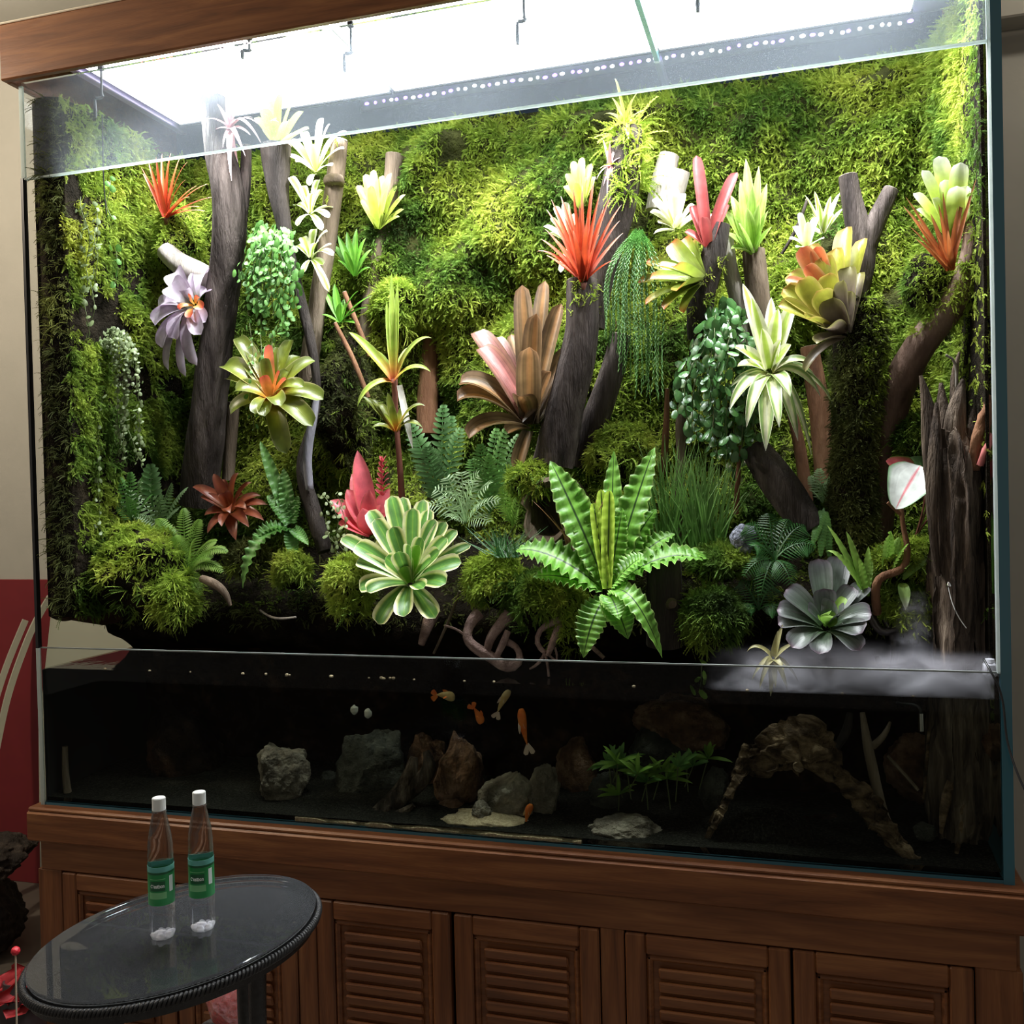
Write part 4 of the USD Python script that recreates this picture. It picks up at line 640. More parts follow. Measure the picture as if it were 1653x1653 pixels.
for k in range(19):
    x0 = rng.uniform(1150, 1196); q = (k + .5) / 19; x1 = 1098 + 128 * q + rng.normal(0, 4); y1 = 640 + 120 * (1 - abs(q - .62) * 1.3) * rng.uniform(.8, 1.05); yy = .22 + .10 * rng.random()
    st.append([(x0, 500 + abs(x0 - 1172) * .4, .32), ((x0 * .4 + x1 * .6), 552, yy), (x1, 610, yy - .01), (x1 + rng.normal(0, 5), y1, yy)])
vine("hanging_vine", "dense hanging vine of dark oval leaves left of the striped bromeliad", st, L_VINED, 16, 16, 9)
vine("hanging_vine", "sparse green creeper trailing from the moss clump into the water", [[(1142, 940, .2), (1140, 985, .17), (1138, 1030, .17), (1133, 1080, .17), (1130, 1120, .16)], [(1146, 960, .19), (1150, 1000, .17)]], L_FERNL, 12, 22, 10, asp=1.4)
# pearl vine hanging as an arch on the left panel
st = []
for k in range(16):
    q = k / 15; x0 = 150 + 60 * q; y0 = 548 - 18 * math.sin(math.pi * q); side = -1 if q < .45 else 1; x1 = x0 + side * rng.uniform(2, 14) * abs(q - .45) * 2; yl = rng.uniform(600, 760) if q > .55 else rng.uniform(580, 660)
    if .2 < q < .5: yl = rng.uniform(565, 585)
    st.append([(x0, y0, .2), (x0 * .5 + x1 * .5 + 2, y0 + 22, .16), (x1, (y0 + yl) / 2, .15), (x1 + rng.normal(0, 4), yl, .16)])
vine("pearl_vine", "pale bead-leaved vine arching over a dark hollow on the left panel", st, L_PEARL, 7, 5.5, 11, singles=False, asp=1.05)
st = [[(x + rng.normal(0, 4), y + rng.normal(0, 8), .09), (x + 6, y + 40, .075), (x + rng.normal(0, 6), y + 85, .08)] for x, y in [(112, 312), (128, 318), (138, 345), (150, 375), (124, 372), (135, 405), (118, 420), (146, 435), (132, 455), (152, 330)]]
vine("creeper", "pale small-leaved creeper climbing the upper left panel", st, L_PEARL, 9, 15, 12, asp=1.3, cat="creeper")
st = [[(150, 690, .13), (160, 740, .12), (158, 800, .12), (166, 880, .12)], [(205, 690, .2), (218, 720, .2), (232, 752, .2)], [(165, 640, .13), (158, 690, .12), (162, 730, .12)]]
vine("creeper", "thin trailing creeper with tiny leaves hanging below the bead-leaved vine", st, L_PEARL, 7, 16, 13, asp=1.3, cat="creeper")
vine("creeper", "dark round-leaved creeper near the leftmost nozzle hose", [[(178, 290, .16), (180, 310, .15), (172, 330, .15), (180, 350, .15)], [(186, 400, .2), (190, 430, .2), (184, 460, .2)]], L_VINE, 11, 16, 14, asp=1.1, cat="creeper")
# two rosettes
plant("bromeliad", "olive green rosette with a red heart below the hanging round-leaved vine", "bromeliad", (441, 640, .22), [(428, 578, 20, -.02, .1), (445, 560, 20, .04, .1), (436, 556, 17, .05), (465, 600, 26, 0, .15), (508, 582, 34, .06, .15), (482, 575, 26, .08, .15), (522, 645, 36, -.02, .2), (505, 688, 34, -.07, .2), (462, 732, 32, -.05, .15), (428, 672, 26, -.12, .15), (412, 668, 22, -.12, .2), (372, 668, 38, -.03, .2), (362, 590, 36, .04, .2), (368, 610, 32, .02, .2), (384, 545, 26, .08, .15), (400, 560, 22, .1), (490, 625, 26, -.04, .25), (455, 655, 28, -.12, .2), (380, 630, 34, -.04, .25), (402, 590, 26, .03), (470, 548, 24, .09, .1)], L_NEO, axis=(0, -.6, .75), prof="strap", bend=.2, chan=.35, seed=8)
plant("bromeliad", "", "x", (441, 645, .21), [(434, 556, 17, .02, .05), (452, 600, 18, -.04), (425, 606, 18, -.03), (462, 612, 16, -.02)], L_CORE, axis=(0, -.6, .75), prof="strap", bend=.12, t=LAST[0], part_name="heart_leaf")
t = plant("strappy_rosette", "tall strappy rosette plant with red based green leaves on a bare stem", "dracaena", (637, 615, .34), [(624, 486, 13, .02, .0), (632, 440, 13, .03, .0), (642, 455, 12, .03, .0), (638, 500, 14, -.02, .02), (563, 536, 19, .0, .10), (577, 657, 18, -.05, .30), (697, 546, 15, .0, .28), (695, 600, 15, -.05, .25), (604, 566, 16, .05, .1), (660, 560, 13, .06, .1), (590, 560, 15, .04, .1)], L_DRAC, prof="point", bend=.1, chan=.5, seed=9)
stem(t, [(637, 612, .34, 11), (640, 680, .345, 9), (646, 760, .35, 10), (650, 830, .36, 12)], STEM_RED); put_leaf(t, "dry_leaf", leaf(at(645, 622, .33), at(666, 724, .28), .022, .02, prof="point"), L_DUSK, label="dry pale hanging leaf")
plant("strappy_rosette", "lower green strappy rosette growing on the stem of the tall one", "dracaena", (641, 697, .31), [(599, 645, 14), (586, 640, 13), (611, 650, 14), (626, 634, 14), (656, 650, 13), (686, 655, 14, -.03, .3), (682, 690, 13, -.05, .3), (600, 692, 13, -.04, .3), (620, 668, 14, -.04), (664, 672, 14, -.04), (632, 655, 14, -.02)], L_NEO, prof="point", bend=.15, seed=10)
plant("bromeliad", "large bronze vase-shaped bromeliad left of the stout trunk", "bromeliad", (857, 690, .27), [(843, 460, 34, .06, .02), (880, 453, 28, .10, .03), (906, 490, 32, .05, .04), (866, 506, 36, -.05, .02), (921, 560, 32, .10, .05), (825, 540, 23, .12, .06), (742, 622, 46, -.08, .28), (738, 648, 46, -.10, .28), (757, 708, 43, -.12, .25), (855, 560, 41, -.09, .02), (890, 600, 41, -.03, .03), (820, 700, 34, -.05, .1), (836, 758, 29, -.02, .05), (905, 640, 34, .08, .04), (840, 640, 41, -.08, .10)], L_BRONZE, axis=(0, -.45, .88), prof="strap", bend=.12, chan=.55, seed=11, alt=lambda k, l: None)
plant("bromeliad", "", "x", (857, 684, .26), [(767, 536, 39, .06, .16), (775, 562, 39, .0, .2), (800, 545, 29, .08, .15)], L_ROSE, axis=(0, -.45, .88), prof="strap", t=LAST[0])
t = plant("bromeliad", "spiky red bromeliad on the moss collar of the stout trunk", "bromeliad", (943, 456, .27), [(882, 338, 10), (890, 322, 10), (905, 316, 10), (925, 303, 9), (940, 299, 9), (956, 299, 9), (969, 311, 10), (986, 317, 10), (1004, 330, 10), (1001, 356, 11), (880, 370, 11), (866, 406, 11, 0, .2), (873, 386, 11), (882, 412, 10), (1006, 376, 11), (984, 402, 11), (900, 425, 11), (960, 288, 9), (975, 335, 11), (911, 350, 11), (925, 372, 12, -.08), (948, 352, 12, -.08), (968, 378, 12, -.07), (935, 330, 10, -.04), (895, 385, 12, -.06), (992, 420, 10), (917, 330, 10)], L_RED, prof="needle", bend=.08, wscale=1.2, seed=12)
stem(t, [(945, 500, .285, 10), (943, 456, .27, 14)], STEM_RED)
plant("bromeliad", "yellow cream bromeliad behind the spiky red one on the mossy trunk", "bromeliad", (938, 338, .44), [(914, 280, 15), (925, 260, 14), (940, 254, 14), (955, 264, 14), (961, 285, 14), (911, 300, 14), (948, 285, 14, -.04), (928, 295, 14, -.04)], L_YELLOW, prof="strap", bend=.06, chan=.5, seed=13)
plant("bromeliad", "small cream bromeliad peeking left of the spiky red one", "bromeliad", (922, 395, .42), [(888, 352, 15), (895, 333, 14), (912, 326, 14), (885, 378, 14), (905, 440, 11, -.05), (930, 345, 14), (878, 365, 12)], L_CREAM, prof="spoon", bend=.12, seed=14)
plant("tillandsia", "small lilac air plant clinging to the front of the mossy trunk", "tillandsia", (985, 268, .36), [(973, 225, 6), (985, 229, 6), (994, 240, 6), (974, 302, 6), (985, 312, 6), (996, 308, 6), (1006, 292, 6), (969, 272, 6), (1003, 255, 6), (980, 325, 5), (963, 290, 5)], L_PINKP, prof="needle", bend=.15, seed=15, wscale=1.2)
plant("tillandsia", "wispy pale air plant on top of the mossy trunk", "tillandsia", (1010, 200, .40), [(988, 158, 7), (1000, 172, 8), (975, 185, 9), (1020, 160, 8), (1030, 150, 6), (1040, 178, 8), (992, 128, 5, 0, .3), (1035, 195, 9), (985, 210, 9, -.04), (1015, 225, 9, -.05), (1005, 180, 9)], L_YELLOW, prof="needle", bend=.15, seed=16, wscale=1.4)
# tassel fern
t = thing("tassel_fern", "long drooping tassel fern hanging beside the mossy trunk", "tassel fern", at(1030, 365, .34)); rng = np.random.default_rng(4)
for k in range(34):
    q = k / 33; x0 = 1022 + 16 * rng.random(); x1 = 980 + 88 * q + rng.normal(0, 4); y1 = (540 + 110 * min(1, q * 1.7) * rng.uniform(.85, 1.0)) if q < .5 else rng.uniform(600, 652); yy = .26 + .10 * rng.random()
    pts = np.array([at(x0, 368 + 14 * rng.random(), .36), at(x0 * .5 + x1 * .5, 400, yy), at(x1, 470, yy), at(x1 + rng.normal(0, 3), (470 + y1) / 2, yy), at(x1 + rng.normal(0, 5), y1, yy)]); n = 58; c = spline(pts, n); tg = nz(np.gradient(c, axis=0)); acc = []
    for i in range(n - 1):
        fade = .35 + .65 * (1 - i / n) ** .6
        for s in range(3):
            a = s * 2.1 + i * 1.05; d = np.array([math.cos(a), math.sin(a), 0]); tip = c[i] + tg[i] * .012 + d * .0075 * fade; sd = np.cross(tg[i], d) * .0022
            acc.append((np.array([c[i] + sd, c[i] - sd, tip]), np.array([[0, 1, 2]]), np.array([[0, i / n], [1, i / n], [.5, i / n]])))
    J = join(acc); obj("tassel", (J[0], J[1]), L_TASSEL, t, uv=J[2])
# right group
plant("bromeliad", "green bromeliad with red leaf tips facing left on the dark stump", "bromeliad", (1136, 455, .28), [(1044, 421, 26, .02, .05), (1049, 450, 30, -.03, .06), (1030, 456, 22, .02, .1), (1042, 492, 24, -.03, .1), (1083, 392, 32, .06, .05), (1105, 384, 28, .08, .05), (1072, 500, 28, -.05, .1), (1120, 388, 26, .08), (1064, 430, 28, -.06, .1), (1088, 430, 30, -.08, .06), (1092, 470, 30, -.09, .1), (1104, 505, 24, -.04, .1)], L_TIP, axis=(-.55, -.5, .6), prof="strap", bend=.12, chan=.45, seed=17)
plant("bromeliad", "bromeliad with two tall deep pink leaves on the dark stump", "bromeliad", (1143, 402, .31), [(1124, 251, 20, .02, .04), (1190, 278, 22, .02, .06), (1117, 332, 22, .02), (1168, 368, 22, .03), (1105, 375, 20, -.02), (1150, 345, 22, .06), (1133, 350, 20, -.04), (1174, 330, 18, .06)], L_PINK, prof="strap", bend=.06, chan=.6, seed=18)
plant("bromeliad", "cream pink bromeliad below the pale stub", "bromeliad", (1092, 372, .42), [(1053, 322, 20), (1068, 308, 20), (1100, 313, 20), (1121, 330, 19), (1049, 342, 19), (1086, 303, 20), (1131, 346, 18), (1104, 345, 20, -.05), (1062, 360, 18, -.03), (1078, 335, 20, -.04), (1055, 378, 16)], L_CREAM, prof="spoon", bend=.12, seed=19)
plant("bromeliad", "tall bright green bromeliad on the short tan stump", "bromeliad", (1215, 412, .36), [(1204, 256, 22, .03, .0), (1225, 268, 18, .03, .0), (1195, 290, 24, .0, .02), (1180, 316, 24), (1170, 340, 24), (1238, 296, 18), (1240, 340, 18), (1171, 376, 22, -.03), (1180, 402, 22, -.04, .15), (1246, 366, 16), (1214, 300, 22, -.03, .0), (1205, 335, 24, -.05, .02), (1226, 330, 20, -.04, .02), (1192, 360, 24, -.06, .05)], leafmat("leaf_bright_green", [(0, (.40, .58, .10)), (.5, (.26, .46, .05)), (1, (.40, .55, .14))], [(0, (.14, .28, .03)), (1, (.60, .70, .30))], [(0, .6), (.5, .1), (1, .6)], streak=.25, transl=.35), prof="point", bend=.04, chan=.5, seed=20)
plant("bromeliad", "large striped bromeliad with white and green leaves right of the dark vine", "bromeliad", (1243, 600, .26), [(1199, 458, 26, .04, .05), (1213, 480, 24, .0, .05), (1256, 498, 26, .03, .05), (1286, 478, 28, .06, .08), (1277, 556, 26, .0, .15), (1183, 560, 28, .0, .15), (1190, 592, 26, -.04, .2), (1230, 530, 26, -.05, .05), (1262, 548, 26, -.05, .1), (1245, 480, 24, .08, .03)], L_WHITE, axis=(0, -.55, .8), prof="point", bend=.14, chan=.4, seed=21)
plant("bromeliad", "", "x", (1243, 602, .25), [(1310, 588, 26, -.02, .3), (1324, 640, 22, -.02, .4), (1318, 612, 24, .03, .35), (1288, 712, 24, -.06, .35), (1236, 728, 30, -.12, .2), (1258, 690, 24, -.13, .2), (1205, 690, 24, -.10, .3), (1178, 662, 26, -.06, .3), (1180, 625, 26, 0, .2), (1310, 735, 16, -.02, .4), (1345, 655, 20, .04, .4), (1276, 640, 26, -.10, .25)], L_STRIPE, axis=(0, -.5, .85), prof="point", bend=.3, chan=.35, t=LAST[0], seed=22)
plant("bromeliad", "small grey green bromeliad left of the forked trunk top", "bromeliad", (1328, 378, .44), [(1299, 315, 11), (1315, 309, 11), (1341, 317, 11), (1356, 311, 10), (1346, 345, 11), (1292, 362, 11), (1361, 336, 10), (1322, 330, 11, -.04), (1310, 345, 11, -.04), (1335, 345, 11, -.03)], L_WHITE, prof="point", bend=.06, seed=23)
plant("bromeliad", "small cream edged bromeliad above the big yellow green one", "bromeliad", (1302, 402, .38), [(1290, 343, 13), (1318, 350, 13), (1274, 386, 13, -.02, .2), (1304, 358, 13, -.04), (1330, 385, 12), (1282, 365, 12), (1286, 400, 12, -.05)], L_CREAM, prof="strap", bend=.08, seed=24)
plant("bromeliad", "big yellow olive bromeliad with overlapping leaves under the forked trunk", "bromeliad", (1362, 540, .25), [(1264, 466, 36, -.01, .08), (1256, 494, 36, -.04, .1), (1276, 440, 36, .04, .08), (1310, 395, 36, .06, .06), (1332, 412, 40, .0, .05), (1368, 366, 36, .10, .05), (1396, 384, 30, .10, .04), (1290, 452, 38, -.05, .08), (1302, 515, 34, -.07, .12), (1340, 440, 40, -.04, .05), (1318, 470, 40, -.08, .1), (1350, 400, 36, .06, .03)], L_BIG, axis=(-.5, -.5, .65), prof="spoon", bend=.14, chan=.5, seed=25)
plant("bromeliad", "", "x", (1364, 545, .22), [(1388, 440, 38, .06, .03), (1372, 430, 40, .03, .04), (1345, 480, 46, -.05, .08), (1335, 530, 40, -.08, .1), (1318, 555, 28, -.06, .15), (1375, 470, 44, -.03, .05), (1362, 452, 30, -.06, .03), (1300, 600, 20, -.03, .2)], L_BIGB, axis=(-.4, -.6, .6), prof="strap", bend=.1, chan=.55, t=LAST[0], part_name="outer_leaf", seed=26)
plant("bromeliad", "", "x", (1345, 480, .27), [(1292, 400, 32, -.01, .05), (1318, 398, 30, -.02, .05), (1300, 430, 28, -.04), (1268, 452, 24, -.02)], L_BIGR, axis=(-.5, -.5, .65), prof="strap", bend=.1, t=LAST[0], part_name="red_leaf", seed=27)
plant("bromeliad", "pale green and white bromeliad at the upper right corner", "bromeliad", (1535, 392, .22), [(1474, 312, 24), (1488, 275, 26), (1515, 252, 28), (1551, 262, 28), (1593, 290, 26), (1570, 336, 24, -.03), (1479, 338, 20, -.03), (1505, 320, 26, -.04), (1592, 306, 18), (1545, 300, 28, -.05), (1525, 290, 26, -.02), (1562, 300, 24, -.04), (1580, 360, 18, -.03), (1500, 285, 24, .04)], leafmat("leaf_pale_green_tip", [(0, (.42, .56, .07)), (1, (.50, .60, .12))], [(0, (.30, .44, .03)), (.6, (.55, .65, .15)), (1, (.88, .88, .80))], [(0, .6), (.5, .3), (.85, .9), (1, 1)], transl=.35), prof="spoon", bend=.05, chan=.4, seed=28)
plant("bromeliad", "spiky orange brown bromeliad in front of the pale one at the upper right", "bromeliad", (1533, 438, .17), [(1458, 333, 11), (1470, 345, 10), (1480, 355, 11), (1462, 318, 9), (1502, 345, 11), (1468, 365, 11), (1478, 385, 11), (1515, 330, 9), (1546, 335, 10), (1558, 298, 8), (1576, 288, 7), (1522, 310, 8), (1495, 395, 12, -.06), (1512, 380, 12, -.07), (1530, 372, 12, -.06), (1550, 380, 10), (1488, 370, 11, -.03)], L_ORANGE, prof="needle", bend=.04, wscale=1.45, seed=29)
mp_ = thing("moss_clump", "mound of moss below the spiky orange bromeliad on the diagonal trunk", "moss clump", at(1505, 450, .24)); mm_ = blob(at(1505, 455, .25), (.065, .05, .075), 3); obj("core", mm_, SOIL, mp_, smooth=True); scatter(mp_, mm_, 420, MOSS, 90, lambda P, N, r: N[:, 1] < .4, (.5, .9))
# front row
plant("bromeliad", "large rosette of cream margined green leaves at the front centre left", "bromeliad", (664, 940, .13), [(551, 868, 26, .02, .1), (574, 880, 34, -.01, .12), (596, 824, 30, .07, .06), (605, 838, 30, .04, .06), (632, 800, 32, .09, .03), (650, 802, 28, .12, .03), (667, 820, 32, .06, .02), (684, 806, 30, .12, .02), (694, 822, 28, .10, .03), (634, 850, 30, .0, .05), (702, 838, 28, .07, .04), (720, 842, 28, .07, .04), (722, 868, 30, .02, .06), (738, 856, 26, .06, .06), (745, 908, 34, -.02, .12), (720, 942, 34, -.08, .15), (682, 868, 30, -.04, .03), (643, 890, 30, -.08, .06), (703, 998, 32, -.10, .12), (684, 950, 26, -.13, .1), (652, 996, 32, -.12, .12), (611, 1008, 34, -.08, .15), (580, 950, 34, -.06, .16), (592, 955, 28, -.10, .18), (576, 905, 30, -.03, .14), (598, 882, 30, .02, .1), (615, 866, 30, .03, .08), (710, 890, 30, -.05, .06), (696, 905, 28, -.09, .06), (760, 880, 22, .08, .1), (662, 880, 28, -.08, .03), (622, 900, 30, -.07, .1)], L_VARG, axis=(0, -.72, .68), prof="spoon", bend=.16, chan=.3, seed=30)
plant("bromeliad", "", "x", (664, 944, .11), [(657, 896, 22, -.02, .05), (676, 880, 22, -.02, .05), (650, 915, 20, -.03, .1), (684, 915, 18, -.03, .1)], leafmat("leaf_bright_heart", [(0, (.18, .44, .03)), (.6, (.16, .40, .03)), (1, (.5, .6, .2))], transl=.35), axis=(0, -.72, .68), prof="spoon", t=LAST[0], part_name="heart_leaf", seed=31)
t = plant("bromeliad", "hot pink bracted bromeliad behind the cream margined rosette", "bromeliad", (602, 868, .26), [(577, 727, 30, .03, .03), (560, 790, 30, .02, .08), (533, 808, 32, .0, .1), (545, 845, 28, -.03, .15), (629, 788, 28, .03, .05), (596, 790, 28, -.02, .03), (585, 820, 28, -.05, .06), (615, 815, 28, -.05, .05), (548, 825, 28, .0, .1), (625, 830, 24, -.02), (568, 765, 26, .06, .04)], L_HOT, prof="lance", bend=.08, chan=.4, seed=32)
acc = [leaf(at(618, 800 - 9 * i, .26), at(618 + (13 - i * 1.2) * s, 790 - 9 * i, .25), .012, .1, prof="lance", nv=6, nu=2) for i in range(7) for s in (-1, 0, 1)]; J = join(acc); obj("flower_spike", (J[0], J[1]), L_HOT, t, smooth=True, uv=J[2], label="pink scaly flower spike")
vine("creeper", "pale green beady creeper beside the hot pink bromeliad", [[(520, 800, .24), (535, 815, .22), (545, 850, .21), (540, 890, .21)], [(545, 800, .23), (555, 835, .22), (560, 870, .21)], [(525, 830, .22), (530, 860, .21), (555, 890, .2)]], L_PEARL, 8, 9, 15, asp=1.1, cat="creeper")
# ferns
fern("fern", "upright dark green ladder fern left of the bronze bromeliad", (712, 820, .36), [(660, 680, 44, .0), (672, 706, 46, -.03), (716, 652, 42, .02), (745, 690, 44, .0), (730, 670, 40, .03), (690, 720, 44, -.05)], L_FERNB, seed=3, n=15, bend=.08, pw=.27, droop=.1)
fern("fern", "blue green fern with lit upright fronds under the bronze bromeliad", (790, 830, .34), [(775, 716, 40), (802, 690, 36), (818, 688, 34), (838, 700, 36, .03), (760, 740, 40), (825, 740, 36, -.03), (850, 760, 34), (790, 735, 38, -.05)], L_FERN, seed=8, n=15, bend=.08, pw=.27, droop=.1)
t = fern("fern", "pale feathery fern spilling over behind the cream margined rosette", (752, 845, .25), [(700, 790, 46, -.03), (720, 770, 46), (745, 762, 46), (772, 765, 46), (792, 782, 44), (808, 808, 40), (692, 815, 44, -.05), (735, 795, 46, -.08), (782, 812, 46, -.08), (762, 790, 46, -.05), (712, 800, 46, .02), (758, 775, 46, .04), (725, 835, 40, -.07), (790, 845, 40, -.06)], L_FERNS, seed=15, n=9, bend=.2, pw=.13, droop=.25)
fern("fern", "bright lacy fern beside the hollow log", (828, 850, .30), [(810, 785, 26), (822, 775, 26), (838, 790, 26), (812, 815, 24), (840, 815, 24), (800, 800, 24)], L_FERNL, seed=19, n=12, bend=.12)
fern("fern", "arching green fern growing on the mossy boulder at the lower left", (302, 925, .17), [(228, 856, 30, .02, .25), (252, 838, 30, .05, .2), (296, 820, 32, .06, .12), (322, 838, 32, .03, .15), (350, 874, 32, .0, .2), (368, 892, 28, -.03, .25), (324, 962, 26, -.06, .2), (282, 866, 32, -.02, .15), (342, 902, 30, -.04, .25), (236, 884, 28, -.02, .25), (360, 925, 26, -.04, .25), (312, 872, 32, -.06, .15), (270, 850, 30, .03, .15)], L_FERNL, seed=22, n=22, pw=.27)
fern("fern", "silvery fern standing behind the mossy boulder at the left", (262, 850, .28), [(238, 756, 30), (200, 792, 28), (278, 780, 28), (303, 788, 28), (213, 832, 26), (225, 775, 28), (258, 790, 30, -.05), (290, 820, 28, -.05)], L_FERNS, seed=29, n=13, bend=.12, pw=.3)
fern("fern", "dark green fern against the foot of the left panel", (215, 845, .22), [(192, 770, 26), (210, 762, 26), (230, 768, 26), (188, 810, 24), (245, 800, 24), (205, 800, 26, -.04)], L_FERN, seed=37, n=12, bend=.12)
fern("palm_leaf", "small blue green feather-shaped palm leaf above the silvery fern", (246, 818, .20), [(243, 748, 40, .0, .02)], L_FERNB, seed=40, n=7, pw=.4, cat="palm leaf", droop=0)
plant("bromeliad", "maroon and orange rosette below the weathered tan stick", "bromeliad", (376, 824, .26), [(311, 786, 20, 0, .2), (324, 802, 22, -.02, .2), (330, 832, 22, -.04, .2), (345, 765, 20), (360, 774, 20), (386, 764, 20), (406, 779, 20), (421, 800, 20), (432, 815, 20, 0, .2), (335, 861, 20, -.06, .2), (381, 872, 22, -.08, .2), (358, 850, 20, -.09, .2), (402, 851, 20, -.08, .2), (426, 840, 20, -.04, .2), (370, 792, 22, -.02), (392, 798, 20, -.03), (352, 800, 22, -.04), (372, 828, 20, -.1), (398, 822, 20, -.08)], L_MAROON, axis=(0, -.6, .75), prof="point", bend=.2, seed=33)
t = plant("strap_fern", "dark green strap fern with toothed fronds left of the winding branch", "fern", (470, 850, .26), [(420, 712, 22, .04, .08), (458, 756, 26, .03, .05), (432, 800, 24, .0, .2), (392, 950, 30, -.12, .4), (476, 905, 24, -.06, .05), (482, 800, 24, .02, .05), (498, 880, 20, -.04), (445, 770, 24, .05, .08), (408, 880, 26, -.08, .35)], L_FERN, prof="point", bend=.1, ruffle=.35, rfreq=11, seed=34, part_name="frond")
# bird's nest fern
t = plant("nest_fern", "big wavy-edged green nest fern at the front centre", "nest fern", (982, 955, .14), [(888, 744, 52, .06, .06), (918, 768, 40, .10, .05), (991, 728, 34, .12, .0), (1057, 722, 46, .10, .04), (1035, 770, 42, .12, .06), (832, 890, 54, -.02, .22), (860, 932, 42, -.05, .16), (870, 905, 44, .03, .18), (942, 1062, 46, -.08, .22), (1014, 1032, 44, -.11, .2), (1069, 1062, 32, -.10, .55), (1135, 905, 44, .0, .28), (1090, 862, 42, .05, .16), (1060, 822, 42, .08, .10), (1160, 912, 30, .05, .35), (1005, 820, 36, .04, .02), (1040, 900, 40, -.05, .16), (1000, 1000, 36, -.13, .2), (930, 835, 42, .03, .04)], L_BIRD, axis=(0, -.5, .85), prof="lance", bend=.12, chan=.25, ruffle=.30, rfreq=12, seed=35, part_name="frond")
plant("", "", "x", (980, 955, .125), [(958, 812, 20, .05, .02), (984, 792, 22, .05, .0), (970, 790, 20, .07, .0)], L_BIRDY, prof="strap", bend=.02, chan=.7, ruffle=.2, rfreq=10, t=t, part_name="young_frond", seed=36)
# grass
def grass(name, label, base, n, wpx, hpx, seed, mat=L_GRASS, w=3.2, cat="grass tuft", lean=.35):
    B = at(*base); t = thing(name, label, cat, B); rng = np.random.default_rng(seed); acc = []
    for i in range(n):
        bx = base[0] + rng.normal(0, wpx * .22); h = hpx * rng.uniform(.5, 1.05); tx = bx + rng.normal(0, hpx * lean * .5) + (bx - base[0]) * .8; y = base[2] + rng.uniform(-.04, .05)
        acc.append(leaf(at(bx, base[1], y), at(tx, base[1] - h, y + rng.normal(0, .03)), w * mpp(B), rng.uniform(-.05, .12), prof="needle", nu=2, nv=8, bdir=(rng.normal(0, .5), -.3, .6)))
    J = join(acc); obj("blades", (J[0], J[1]), mat, t, smooth=True, uv=J[2], kind="stuff"); return t
grass("grass", "fine green grass tuft left of the pale bent stick", (1078, 880, .30), 70, 46, 170, 3); grass("grass", "fine bright green grass tuft right of the pale bent stick", (1140, 885, .27), 130, 66, 165, 4); grass("grass", "small dark spiky grass clump on the moss left of the nest fern", (815, 900, .16), 70, 46, 50, 5, L_FERND, 3, lean=1.4)
grass("grass", "dry brown grass blades beside the hollow log", (925, 890, .2), 9, 24, 120, 6, leafmat("dry_blade", [(0, (.30, .2, .1)), (1, (.3, .12, .05))]), 4, lean=.5)
# dark palms at the right
for k, (bs, tips, lb) in enumerate([((1250, 905, .19), [(1202, 848, 52, .0, .25), (1216, 882, 50, -.05, .25), (1302, 850, 52, .02, .3), (1318, 886, 50, -.02, .35), (1278, 945, 46, -.06, .3), (1200, 932, 46, -.05, .3), (1240, 828, 50, .05, .15), (1274, 838, 50, .04, .2), (1228, 965, 46, -.06, .3)], "dark glossy palm with thin leaflets below the fallen slab"), ((1225, 985, .17), [(1192, 940, 42, 0, .3), (1250, 945, 42, 0, .3), (1200, 985, 40, -.04, .35), (1262, 990, 40, -.03, .35), (1222, 935, 42, .03, .2)], "lower dark glossy palm left of the silver green rosette")]):
    fern("palm", lb, bs, tips, L_FERND, seed=50 + k, n=15, cat="palm", pw=.20, droop=.5)
fern("fern", "small bright lacy fern left of the moss column", (1328, 812, .33), [(1308, 768, 24), (1322, 756, 24), (1341, 764, 24), (1310, 792, 22), (1338, 795, 22), (1325, 780, 24, -.04)], L_FERNS, seed=55, n=11, bend=.1)
fern("fern", "trailing dark button fern at the foot of the moss column", (1330, 820, .25), [(1325, 900, 18, -.05, .1), (1340, 905, 18, -.04, .1), (1312, 880, 18, -.05, .1)], L_FERN, seed=57, n=16, pw=.5)
plant("strap_plant", "narrow bright green strap leaves behind the silver green rosette", "green plant", (1398, 965, .17), [(1335, 848, 12, .02, .1), (1366, 858, 13, .02, .1), (1334, 890, 13, -.02, .3), (1402, 882, 14, .03, .05), (1386, 900, 13, -.03), (1408, 905, 11, .02), (1370, 925, 11, -.05)], L_FERNL, prof="point", bend=.12, ruffle=.15, seed=58)
fern("fern", "lime green fern on the mossy mound left of the driftwood stump", (1432, 928, .20), [(1452, 868, 20), (1466, 878, 20), (1438, 858, 20), (1420, 880, 20), (1455, 905, 20, -.03), (1425, 900, 18, -.03)], L_FERNL, seed=60, n=10, bend=.08, pw=.5)
plant("strap_plant", "single pale tipped green leaf curving out from the driftwood stump", "leaf", (1455, 938, .17), [(1508, 902, 18, .02, .25), (1462, 985, 16, -.03, .3)], leafmat("leaf_white_tip", [(0, (.3, .5, .08)), (1, (.22, .42, .05))], [(0, (.2, .4, .05)), (1, (.85, .86, .8))], [(0, .3), (.6, .2), (.9, .9), (1, 1)]), prof="lance", seed=61)
plant("strap_plant", "green strap leaves between the driftwood stump and the right glass", "green plant", (1600, 960, .10), [(1605, 800, 12, .03, .02), (1598, 840, 12, .02), (1610, 870, 11), (1596, 900, 11), (1606, 830, 11, -.03)], L_GREEN, prof="point", bend=.04, seed=62)
t = thing("caladium", "caladium with one white and two pink leaves behind the driftwood stump", "caladium", at(1475, 860, .24)); bs = np.array(at(1478, 865, .24))
